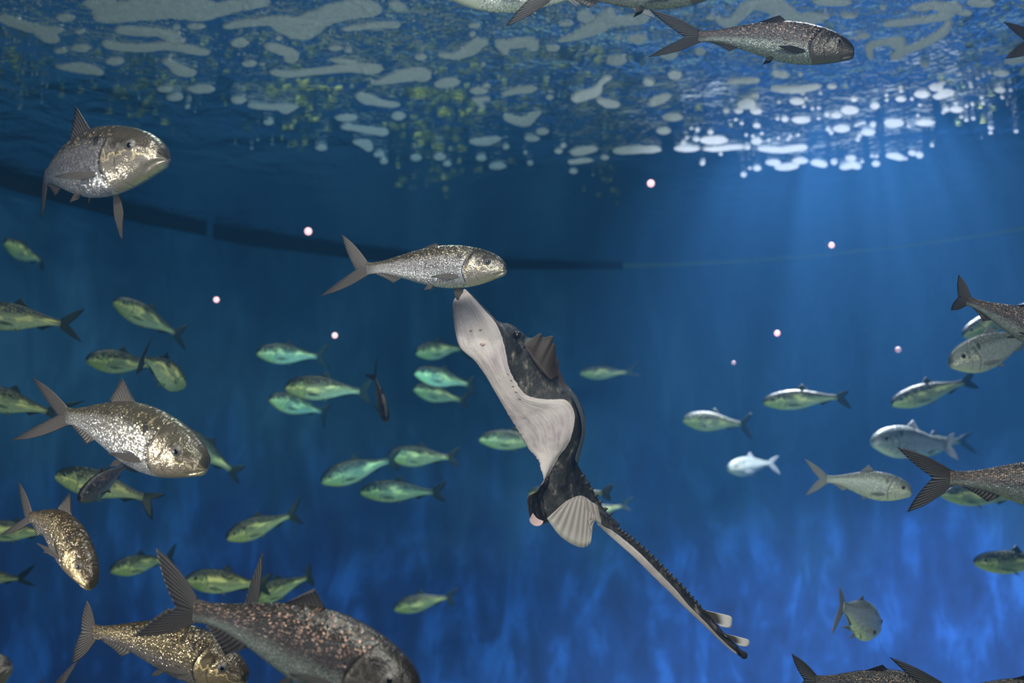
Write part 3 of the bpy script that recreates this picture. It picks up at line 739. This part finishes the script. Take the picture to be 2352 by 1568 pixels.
    e = ball('eye', px(1188, 768, RD + .012), .008, Vector((.3, -1, .3)).normalized(), .8, plain('ray_eye', (.02, .02, .018), .2), root, 16)
    # mouth and nostrils
    for nm, pts, r in (('mouth', [(1103, 789), (1108, 792), (1113, 791)], .0022), ('nostril', [(1079, 759), (1084, 760)], .003), ('nostril', [(1101, 757), (1106, 758)], .003),
                       ('gill_slit', [(1164, 858), (1168, 860)], .0018), ('gill_slit', [(1171, 872), (1176, 874)], .0018), ('gill_slit', [(1176, 886), (1181, 888)], .0018),
                       ('gill_slit', [(1182, 899), (1188, 901)], .0018), ('gill_slit', [(1190, 914), (1196, 917)], .0018)):
        bb = {'mouth': .030, 'nostril': .022, 'gill_slit': .034}[nm]
        A = [px(x, y, RD - bb) for x, y in pts]
        # sit the marks on the skin
        A = [snap(p, vs) for p in A]
        tube(nm, A, r, M['mouthpink'] if nm == 'mouth' else M['slit'], root, O)
    # thorns along the tail and back
    thp = [(1338, 1092), (1348, 1108), (1358, 1122), (1368, 1137), (1378, 1152), (1390, 1168), (1400, 1180)] + [(1424 + (1600 - 1424) * t, 1214 + (1381 - 1214) * t - 6 * math.sin(t * 3)) for t in np.linspace(0, 1, 20)]
    for k, (x, y) in enumerate(thp):
        if k >= 7:
            # follow the tail's dark edge
            t = (k - 7) / 19 * 5.2 + 26 - 1; i = int(t); f_ = t - i
            S0, S1 = np.array(st[i][2]), np.array(st[i + 1][2]); q = S0 * (1 - f_) + S1 * f_; x, y = q + np.array((.0, .5))
        hgt = .0085 * (1 - .3 * k / 27); p = px(x - 3, y + 3, RD + .0); dr = (RGT * .9 + UPV * .65 - FWD * .2).normalized()
        dr = (dr + (RGT * .5 - UPV * .7)).normalized() if False else dr
        a, b = dr.orthogonal().normalized(), None; b = dr.cross(a)
        vv = [p + (a * math.cos(t) + b * math.sin(t)) * .0052 for t in np.linspace(0, 2 * math.pi, 8, endpoint=False)]
        vv += [p + dr * (hgt * .7) + (a * math.cos(t) + b * math.sin(t)) * .003 for t in np.linspace(0, 2 * math.pi, 8, endpoint=False)]
        vv.append(p + dr * (hgt * 1.25) + (RGT * .3 - UPV * .5) * .005)
        ff = [(i, (i + 1) % 8, 8 + (i + 1) % 8, 8 + i) for i in range(8)] + [(8 + i, 8 + (i + 1) % 8, 16) for i in range(8)] + [tuple(range(7, -1, -1))]
        meshobj('thorn', vv, ff, M['slit2'], root, p)
    return root
def fin2():
    m, nt, out = mat('ray_tail_fin_skin'); n = N(nt)
    r = n('SeparateXYZ', {0: n('Attribute', attribute_name='fr').outputs['Vector']}).outputs
    c = n.mix(n.smooth(r[1], .35, .75), (.035, .025, .02, 1), (.55, .50, .50, 1))
    p = n('BsdfPrincipled', {'Base Color': c, 'Roughness': .6}); nt.links.new(p.outputs[0], out.inputs[0]); return m
M['mouthpink'] = plain('ray_mouth', (.36, .22, .20), .6); M['slit'] = plain('ray_slit', (.22, .16, .15), .6); M['slit2'] = plain('ray_thorn', (.020, .018, .018), .6)
def snap(p, vs):
    d = (p - CAM).normalized(); best = None
    for v in vs:
        w_ = v - CAM; t = w_.dot(d); off = (w_ - d * t).length
        if off < .012 and (best is None or t < best): best = t
    return CAM + d * (best + .0005) if best else p
def tube(nm, A, r, mt, root, O):
    vs, fs = [], []; n_ = 8
    tt = (A[-1] - A[0]).normalized(); a = tt.orthogonal().normalized(); b = tt.cross(a)
    for i, p in enumerate(A):
        rr = r * (.5 if i in (0, len(A) - 1) else 1)
        for k in range(n_): vs.append(p + (a * math.cos(2 * math.pi * k / n_) + b * math.sin(2 * math.pi * k / n_)) * rr)
    for i in range(len(A) - 1):
        for k in range(n_): fs.append((i * n_ + k, i * n_ + (k + 1) % n_, (i + 1) * n_ + (k + 1) % n_, (i + 1) * n_ + k))
    fs += [tuple(range(n_))[::-1], tuple((len(A) - 1) * n_ + k for k in range(n_))]
    meshobj(nm, vs, fs, mt, root, O)
make_ray()

# ------------------------------------------------------------------ foam on the surface
def foam_mat(name='white_foam', tr=.35):
    m, nt, out = mat(name); n = N(nt)
    tc = n('TexCoord').outputs['Object']
    v = n('TexVoronoi', {'Vector': tc, 'Scale': 220.0}).outputs['Distance']
    nz = n.noise(tc, 260.0, 3, .7)
    col = n.ramp(n.math('ADD', n.math('MULTIPLY', v, .6), n.math('MULTIPLY', nz, .5)), [(.32, (.26, .29, .30)), (.5, (.60, .63, .62)), (.7, (.88, .88, .86))])
    bp = n('Bump', {'Height': v, 'Strength': .8, 'Distance': .003}).outputs[0]
    df = n('BsdfPrincipled', {'Base Color': col, 'Roughness': .55, 'Normal': bp})
    tl = n('BsdfTranslucent', {'Color': (.9, .92, .95, 1)})
    mx = n('MixShader', {0: tr, 1: df.outputs[0], 2: tl.outputs[0]})
    nt.links.new(mx.outputs[0], out.inputs[0]); return m
FM = foam_mat(); FB = foam_mat('lamp_lit_foam', .55)  # second foam is a lamp-lit copy, brightness put in by more translucency
FIELD = []
def foam(nodes, name, label, group, cat_='foam', hmax=.006, rag=.12, step=None):
    nodes = np.array(nodes, float).reshape(-1, 4)
    pts = nodes if len(nodes) == 1 else np.vstack([nodes[i] * (1 - t) + nodes[i + 1] * t for i in range(len(nodes) - 1) for t in (0, .25, .5, .75)] + [nodes[-1:]])
    FIELD.append(pts); cx_, cy_ = pts[:, 0].mean(), pts[:, 1].mean()
    x0, x1 = (pts[:, 0] - pts[:, 2]).min() - 5, (pts[:, 0] + pts[:, 2]).max() + 5
    y0, y1 = (pts[:, 1] - pts[:, 3]).min() - 4, (pts[:, 1] + pts[:, 3]).max() + 4
    step = step or max(1.3, min(3.2, math.sqrt((x1 - x0) * (y1 - y0)) / 22)); sx, sy = step * 1.25, step * .8
    nx, ny = int((x1 - x0) / sx) + 2, int((y1 - y0) / sy) + 2
    def F(x, y):
        q = np.hypot((pts[:, 0] - x) / pts[:, 2], (pts[:, 1] - y) / pts[:, 3])
        k = 9.0; v = -math.log(np.exp(-k * q).sum()) / k + (math.log(3) / k if len(pts) > 1 else 0)
        nz = rag * noise.noise(Vector((x / 9, y / 4.5, 3.3))) + rag * .6 * noise.noise(Vector((x / 3.5, y / 2, 7)))
        return 1 - v + nz
    V = [[F(x0 + i * sx, y0 + j * sy) for j in range(ny)] for i in range(nx)]
    idx = {}; vs = []; fs = []
    def vert(i, j):
        if (i, j) in idx: return idx[(i, j)]
        x, y = x0 + i * sx, y0 + j * sy; v = V[i][j]
        if v < .04:
            gx = (F(x + .5, y) - F(x - .5, y)); gy = (F(x, y + .5) - F(x, y - .5)); g2 = gx * gx + gy * gy + 1e-6
            t = max(-1, min(1, (.0 - v))) ; mx = t * gx / g2; my = t * gy / g2; lim = 1.0
            mx = max(-sx * lim, min(sx * lim, mx)); my = max(-sy * lim, min(sy * lim, my)); x += mx; y += my; v = 0
        hh = hmax * (1 - math.exp(-max(v, 0) * 5)) * (1 + .25 * noise.noise(Vector((x / 4, y / 2.5, 1)))) + .0005
        idx[(i, j)] = (len(vs), x, y, hh); vs.append((x, y, hh)); return idx[(i, j)]
    for i in range(nx - 1):
        for j in range(ny - 1):
            c = [(i, j), (i + 1, j), (i + 1, j + 1), (i, j + 1)]
            if sum(V[a][b] > 0 for a, b in c) >= 2:
                fs.append([vert(*q)[0] for q in c])
    if len(fs) < 2: return None
    n_ = len(vs); bot = [on_water(x, y, h_) for x, y, h_ in vs]; top = [on_water(x, y, -.0015) for x, y, _ in vs]
    cnt = {}
    for f in fs:
        for a, b in zip(f, f[1:] + f[:1]): cnt[(a, b)] = 1
    F2 = fs + [[q + n_ for q in reversed(f)] for f in fs] + [[b, a, a + n_, b + n_] for (a, b) in cnt if (b, a) not in cnt]
    c = sum(bot, Vector()) / n_; c.z = WATER
    o = meshobj(name, bot + top, F2, FB if cat_ == 'bubble' or (cx_ > 1290 and cy_ > 150) else FM, origin=c)
    tag(o, label, cat_, group)
    return o
G1 = 'foam patches floating on the water surface'
P1 = [
 ('large ragged foam raft at the top edge left of the centre, spreading sideways', [(205,6,18,8),(250,15,40,18),(238,42,26,12),(300,25,45,26),(380,15,60,28),(450,20,60,26),(460,38,30,10),(540,12,50,13),(600,6,25,11)]),
 ('foam streak with a drooping right end right under the large top raft', [(282,68,22,11),(330,72,45,11),(380,75,30,8),(396,88,20,11),(416,94,12,5)]),
 ('broad foam raft with a hanging lobe and long left arm, top left of the centre', [(525,60,16,7),(570,52,38,8),(640,46,48,11),(690,70,44,24),(720,48,45,16),(770,28,50,20),(820,18,40,22),(850,22,30,18)]),
 ('ragged foam strip ending in a crumbly tip under the broad foam raft', [(800,66,20,5),(835,60,28,6),(870,56,26,7),(905,57,18,8)]),
 ('small ragged foam clump between the broad raft and the golden belly', [(905,8,16,7),(918,18,18,10)]),
 ('long thin wavy foam streak above the fish with the curved tail', [(245,98,14,6),(275,108,35,9),(330,110,40,10),(370,103,35,8),(410,108,40,8),(455,118,25,8),(470,121,12,6)]),
 ('branching foam streak in the upper left corner', [(8,42,22,9),(45,55,30,9),(85,68,35,8),(130,68,20,7),(100,78,24,8),(118,92,22,8)]),
 ('humped foam patch with a pointed left end above the fish dorsal fin', [(138,152,14,5),(175,154,35,12),(212,162,22,9),(230,168,10,5)]),
 ('foam patch shaped like a comma with a fat lower right end', [(382,140,14,7),(400,150,16,7),(420,165,26,11),(438,167,14,9)]),
 ('slanting oval foam patch with a blob under its right end', [(620,105,16,8),(645,114,26,10),(670,124,20,8),(668,138,17,7)]),
 ('very long flat foam streak left of the centre, thicker at its right end', [(630,165,14,6),(665,170,35,8),(710,165,35,7),(760,160,35,8),(810,154,45,10),(850,158,28,13),(868,157,12,10)]),
 ('thin foam strip lying over the very long flat streak', [(775,137,20,4),(800,141,26,5)]),
 ('flat foam bar with a square bump at its lower right end', [(580,242,14,6),(620,246,38,6),(660,245,28,8),(656,256,14,5)]),
 ('slanted foam patch with a jagged upper edge, left of the humped one', [(1015,126,12,5),(1045,130,22,7),(1075,118,25,10),(1095,100,20,13),(1112,97,12,8)]),
 ('humped foam patch with a downward peg and spiky right side', [(1150,100,17,12),(1160,118,9,9),(1160,104,14,8),(1190,98,38,13),(1225,96,14,5),(1225,112,14,4)]),
 ('widest star shaped foam raft at the top centre under the pale belly', [(1290,92,12,4),(1320,85,22,8),(1350,72,28,11),(1380,55,30,16),(1400,30,15,16),(1390,50,20,14),(1430,48,30,11),(1468,44,22,13),(1480,34,12,8)]),
 ('small rough foam clump over the left arm of the widest raft', [(1340,30,16,7),(1345,44,22,8)]),
 ('fish shaped foam patch with a thin left tail, above the ladle shaped one', [(862,190,14,4),(900,183,28,9),(935,171,30,16),(965,170,24,16),(980,172,12,14)]),
 ('fat oval foam patch right of the fish shaped foam patch', [(1012,194,18,8),(1035,188,26,12)]),
 ('ladle shaped foam patch, its bowl at the left', [(828,220,14,10),(845,228,22,12),(870,236,20,7),(900,240,22,7)]),
 ('dumbbell shaped foam streak just under the left oval', [(795,291,16,7),(830,295,25,6),(860,301,25,8),(880,304,14,9)]),
 ('small triangular foam patch under the dumbbell shaped streak', [(820,326,12,5),(840,330,16,11),(848,342,10,6)]),
 ('hook shaped small foam patch beside the star shaped raft column', [(1118,227,10,4),(1095,228,12,4),(1103,238,8,6),(1108,244,8,5)]),
 ('slipper shaped foam patch pointing left', [(1160,216,10,4),(1190,208,20,7),(1215,205,20,9)]),
 ('foam patch with a thin raised arm on its right shoulder', [(1325,226,16,10),(1350,217,28,10),(1374,206,10,12),(1380,190,6,7),(1397,179,12,5)]),
 ('tear shaped foam patch under the raised arm', [(1380,231,12,5),(1400,238,20,10),(1415,240,10,7)]),
 ('whale tail shaped foam patch with its right tip raised', [(1165,268,12,8),(1185,276,20,9),(1205,281,20,11),(1220,268,14,8),(1235,260,10,4)]),
 ('flat topped boat shaped foam patch under the whale tail shape', [(1090,325,14,5),(1110,326,28,9),(1140,318,14,5)]),
 ('small slanted foam patch just left of the bright bubbles', [(1500,237,12,6),(1515,228,20,10),(1530,220,14,6)]),
 ('arched foam raft above the dark brown fish with a hanging left leg', [(1655,48,14,8),(1675,55,14,12),(1700,35,16,13),(1720,12,25,11),(1775,10,35,18),(1800,30,30,16),(1830,45,20,12),(1860,42,28,15),(1890,38,20,8)]),
 ('foam lens at the top edge right above the dark brown fish', [(1895,4,32,9),(1935,4,25,10)]),
 ('zigzag foam raft in the top right area', [(2110,18,24,8),(2150,10,35,9),(2180,22,30,9),(2195,15,16,12),(2165,38,25,8),(2120,46,45,6),(2070,52,35,8),(2040,56,14,5)]),
 ('net like foam loop right of the dark brown fish head', [(2180,55,10,12),(2165,75,15,9),(2140,90,20,7),(2110,105,22,7),(2080,116,20,7),(2056,132,14,8),(2072,114,10,7),(2060,104,20,9),(2066,88,16,6),(2040,95,20,8),(2010,100,18,7),(1995,110,10,9),(2000,130,8,10)]),
 ('small foam raft in the top right corner', [(2240,6,22,9),(2265,6,25,11)]),
 ('foam flap at the right edge under the dark tail', [(2318,142,14,6),(2345,137,18,9)]),
 ('long flat pale foam bar right under the dark brown fish', [(1785,203,16,8),(1820,207,35,8),(1865,200,20,7),(1878,197,10,5)]),
 ('wavy foam strip left of the long flat pale foam bar', [(1680,188,10,5),(1705,185,28,6),(1735,184,12,7)]),
 ('crown shaped foam lump on the two bright bubbles', [(1705,240,13,10),(1720,235,16,12),(1728,245,8,7)]),
 ('oval foam patch under the belly of the dark brown fish', [(1785,168,16,8),(1800,172,16,9)]),
 ('round foam patch between the two lobes of the dark brown fish tail', [(1535,125,22,11)]),
 ('bright lumpy foam bar left of the longest bright bar', [(1325,350,18,9),(1355,343,24,8)]),
 ('thin bright foam bar directly under the lumpy foam bar', [(1315,372,14,5),(1345,368,20,6)]),
 ('longest bright foam bar right of the two stacked bars', [(1425,347,20,8),(1470,343,35,9),(1500,343,20,8)]),
]
for lab, nd in P1: foam(nd, 'foam_patch', lab, G1)
S1 = [(150,40,24,8),(186,110,24,9),(140,116,17,6),(183,72,12,4),(263,140,22,9),(463,204,31,10),(380,204,20,7),(401,223,20,8),(550,98,21,11),(573,146,18,7),(602,146,7,3),(548,229,19,9),(430,245,6,3),(617,281,12,5),(738,339,14,6),(795,270,26,8),(915,266,16,10),(871,355,13,5),(882,370,10,6),(405,62,10,6),(450,60,22,6),(640,87,9,4),(770,110,18,5),(800,115,10,4)]
S2 = [(966,130,15,7),(1090,58,14,5),(956,362,14,7),(1010,360,15,8),(1027,376,10,5),(1100,208,22,8),(1118,196,10,4),(1270,110,16,7),(1263,223,9,5),(1463,89,24,11),(1420,86,7,5),(1416,139,23,12),(1550,172,16,10),(1490,189,14,8),(1246,302,15,7),(1222,318,18,6),(1162,337,8,5),(1105,363,12,6),(1143,382,20,7),(1218,374,8,5),(1207,350,5,4),(1300,54,18,4),(1085,78,8,5),(1110,147,6,4)]
S3 = [(1633,39,13,5),(1950,36,20,6),(2215,30,19,6),(2028,17,8,4),(1985,82,16,6),(1968,88,8,4),(1838,170,6,4),(1911,198,12,5),(2124,150,10,4),(1608,118,13,9)]
ORD = 'first second third fourth fifth sixth seventh eighth ninth tenth eleventh twelfth thirteenth fourteenth fifteenth sixteenth'.split()
def place_words(items, what):
    """a true label for each of many like patches: its size, shape, row and place in the row"""
    cs = [(sum(n_[1] for n_ in it) / len(it), sum(n_[0] for n_ in it) / len(it)) for it in items]
    order = sorted(range(len(items)), key=lambda k: cs[k][0]); rows, cur = [], []
    nrow = max(2, round(len(items) / 8)); per = math.ceil(len(items) / nrow)
    for r_ in range(nrow): rows.append(order[r_ * per:(r_ + 1) * per])
    out = {}
    for r_, row in enumerate(rows):
        for c_, k in enumerate(sorted(row, key=lambda k: cs[k][1])):
            it = items[k]; wdt = max(n_[0] + n_[2] for n_ in it) - min(n_[0] - n_[2] for n_ in it); hg = max(n_[1] + n_[3] for n_ in it) - min(n_[1] - n_[3] for n_ in it)
            sz = 'large' if wdt > 44 else 'small' if wdt > 18 else 'tiny'; shp = 'long' if wdt > 3.4 * hg else 'oval' if wdt > 1.5 * hg else 'round'
            rn = 'lowest' if r_ == nrow - 1 else 'top' if r_ == 0 else ORD[r_]
            out[k] = f'{sz} {shp} {what}, {ORD[c_]} from left in {rn} row'
    return [out[k] for k in range(len(items))]
for S_, what, g in ((S1, 'grey foam fleck left of centre', 'dull grey foam flecks left of the centre'), (S2, 'pale foam fleck near the centre', 'pale foam flecks near the centre'), (S3, 'pale foam fleck near the dark brown fish', 'pale foam flecks near the dark brown fish')):
    labs = place_words([[q] for q in S_], what)
    for s_, lab in zip(S_, labs): foam([s_], 'foam_fleck', lab, g)
B1 = [[(1831,232,18,8)],[(1962,227,9,5)],[(2069,227,13,6)],[(2118,216,19,9)],[(2150,200,17,9)],[(2164,190,8,4)],[(2155,222,14,6),(2175,212,20,9)],[(2300,168,20,7)],[(2297,206,13,6)],[(1696,254,11,6)],[(1737,255,14,7)],[(1668,254,8,5)],[(1734,219,10,5)],[(1840,275,22,8)],[(1803,273,9,6)],[(1921,264,13,7)],[(1952,253,21,10)],[(2009,243,12,7)],[(1900,262,7,5)],[(1933,295,20,9)],[(1994,303,17,8)],[(1902,296,6,5)],[(1909,304,6,4)],[(2005,285,8,6)],[(1974,311,6,4)],[(1970,320,6,4)],[(2053,282,23,10)],[(2125,281,23,8)],[(2174,251,9,5)],[(2197,251,17,7)],[(1738,288,9,5)],[(1640,322,33,10)],[(1640,342,30,6),(1690,337,24,6)],[(1738,324,13,8)],[(1755,341,18,7),(1795,345,28,7),(1840,338,18,8)],[(1578,341,30,7)],[(1716,338,8,5)],[(1599,319,8,5)],[(1602,297,6,5)],[(1632,303,7,5)],[(1570,328,7,4)],[(1776,373,18,7)],[(1739,386,10,6)],[(1800,384,25,8),(1825,380,12,7)],[(1838,369,19,7)],[(1875,373,16,8),(1892,378,10,7)],[(1916,372,8,6)],[(1954,363,13,6)],[(1940,384,14,6),(1958,377,14,8),(1970,382,10,7)],[(2012,376,10,6)],[(2050,357,18,7),(2068,362,12,7)],[(2096,351,10,6)],[(2112,356,9,7)],[(1708,401,7,5)],[(1613,374,6,5)],[(2276,293,7,4)],[(1545,269,24,9)],[(1524,300,17,8)],[(1389,361,10,5)],[(1317,393,10,5)],[(1283,347,10,5)],[(1294,334,7,5)]]
for b, lab in zip(B1, place_words(B1, 'bright foam bubble')):
    foam(b, 'foam_bubble', lab, 'bright foam bubbles under the lamp', 'bubble', hmax=.006, rag=.03)
T3 = [(1500,580),(1503,605),(1405,635),(1407,668),(1965,555),(1970,577),(2055,505),(2095,485),(2015,522),(1980,695),(1940,708),(2050,690),(2040,650),(2180,650),(2235,600),(1905,780),(1938,800),(1985,790),(1710,970),(955,720),(912,725),(855,710),(848,625),(870,655),(690,680),(965,620),(955,790),(680,790),(440,822),(402,797),(575,890),(620,935),(685,922),(815,900),(750,930),(765,908),(515,908),(470,900),(105,855),(75,918),(300,1027),(1230,825),(1205,835),(1255,820),(1310,1040),(1340,1042),(495,1122),(1243,1078),(1535,1058),(2100,885),(1575,660),(1630,700),(1615,770),(1555,840),(1960,470),(1895,490),(1870,690),(1785,750),(2270,875)]
T3 = [[(1552 + zx / 2.904, zy / 2.904, 4.2 + rng.random() * 1.2, 3.4)] for zx, zy in T3]
for b, lab in zip(T3, place_words(T3, 'glinting air bubble')):
    foam(b, 'air_bubble', lab, 'tiny air bubbles among the bright foam', 'bubble', hmax=.003, rag=0, step=1.5)
# countless specks of foam
def specks():
    vs, fs = [], []; ALL = np.vstack(FIELD)
    for _ in range(2600):
        x = rng.uniform(-60, 2400); y = rng.uniform(-30, 420) if rng.random() < .3 else abs(rng.normal(0, 90)) - 20
        if y > 430: continue
        cl = noise.noise(Vector((x / 130, y / 60, 5)))
        if cl < -.02 + (y / 900): continue
        x += rng.normal(0, 4); r = rng.uniform(1.0, 2.6)
        if min(np.hypot((ALL[:, 0] - x) / (ALL[:, 2] + 7), (ALL[:, 1] - y) / (ALL[:, 3] + 5))) < 1.1: continue
        k0 = len(vs)
        sx_ = r * rng.uniform(1, 1.9)
        for k in range(7):
            a = 2 * math.pi * k / 7; vs.append(on_water(x + math.cos(a) * sx_, y + math.sin(a) * r * .7, .0008))
        vs.append(on_water(x, y, .004))
        for k in range(7): vs.append(on_water(x + math.cos(2 * math.pi * k / 7) * sx_, y + math.sin(2 * math.pi * k / 7) * r * .7, -.001))
        fs += [(k0 + k, k0 + (k + 1) % 7, k0 + 7) for k in range(7)] + [(k0 + 8 + k, k0 + 8 + (k + 1) % 7, k0 + (k + 1) % 7, k0 + k) for k in range(7)] + [tuple(k0 + 8 + k for k in range(7))]
    tag(meshobj('foam_specks', vs, fs, FM), 'countless tiny foam specks strewn between the foam patches', 'foam', kind='stuff')
specks()

# yellow-green mirror smears of the surface, built as added coloured flecks
def reflections():
    m, nt, out = mat('reflection_film'); n = N(nt)
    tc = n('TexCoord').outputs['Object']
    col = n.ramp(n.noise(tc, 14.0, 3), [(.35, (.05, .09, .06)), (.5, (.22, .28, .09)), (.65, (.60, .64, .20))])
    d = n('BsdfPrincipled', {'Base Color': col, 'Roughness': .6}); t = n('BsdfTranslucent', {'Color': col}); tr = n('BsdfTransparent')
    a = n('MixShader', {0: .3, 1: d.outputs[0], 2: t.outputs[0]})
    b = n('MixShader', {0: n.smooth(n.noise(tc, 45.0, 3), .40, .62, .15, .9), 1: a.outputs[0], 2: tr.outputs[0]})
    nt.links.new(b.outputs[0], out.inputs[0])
    vs, fs = [], []
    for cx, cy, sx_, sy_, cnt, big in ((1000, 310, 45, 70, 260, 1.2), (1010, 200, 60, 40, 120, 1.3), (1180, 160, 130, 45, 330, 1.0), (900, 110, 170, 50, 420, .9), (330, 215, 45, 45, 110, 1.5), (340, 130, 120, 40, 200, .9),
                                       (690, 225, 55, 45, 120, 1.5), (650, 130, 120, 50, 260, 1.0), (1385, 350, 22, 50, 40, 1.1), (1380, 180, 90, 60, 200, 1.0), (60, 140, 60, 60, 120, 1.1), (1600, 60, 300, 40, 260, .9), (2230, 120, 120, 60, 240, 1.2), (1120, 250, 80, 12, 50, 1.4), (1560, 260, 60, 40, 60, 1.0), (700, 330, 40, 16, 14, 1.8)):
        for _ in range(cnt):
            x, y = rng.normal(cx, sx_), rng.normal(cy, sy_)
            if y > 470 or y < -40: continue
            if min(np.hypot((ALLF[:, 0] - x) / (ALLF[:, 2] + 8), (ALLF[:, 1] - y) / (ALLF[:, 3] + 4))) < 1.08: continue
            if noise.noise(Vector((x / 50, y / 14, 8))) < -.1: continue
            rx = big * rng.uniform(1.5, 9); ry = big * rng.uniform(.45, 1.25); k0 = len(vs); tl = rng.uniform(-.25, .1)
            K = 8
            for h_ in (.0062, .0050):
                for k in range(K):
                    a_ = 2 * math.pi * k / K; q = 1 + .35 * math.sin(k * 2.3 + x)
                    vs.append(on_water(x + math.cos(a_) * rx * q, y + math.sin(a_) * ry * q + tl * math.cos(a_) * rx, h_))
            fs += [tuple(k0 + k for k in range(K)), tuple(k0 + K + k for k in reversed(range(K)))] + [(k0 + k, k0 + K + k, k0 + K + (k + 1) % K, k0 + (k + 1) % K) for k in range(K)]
    tag(meshobj('reflection_flecks', vs, fs, m, smooth=False), 'yellow-green flecks of mirrored colour strewn thinly over the water surface among the foam', 'reflections', kind='stuff')
ALLF = np.vstack(FIELD)
reflections()
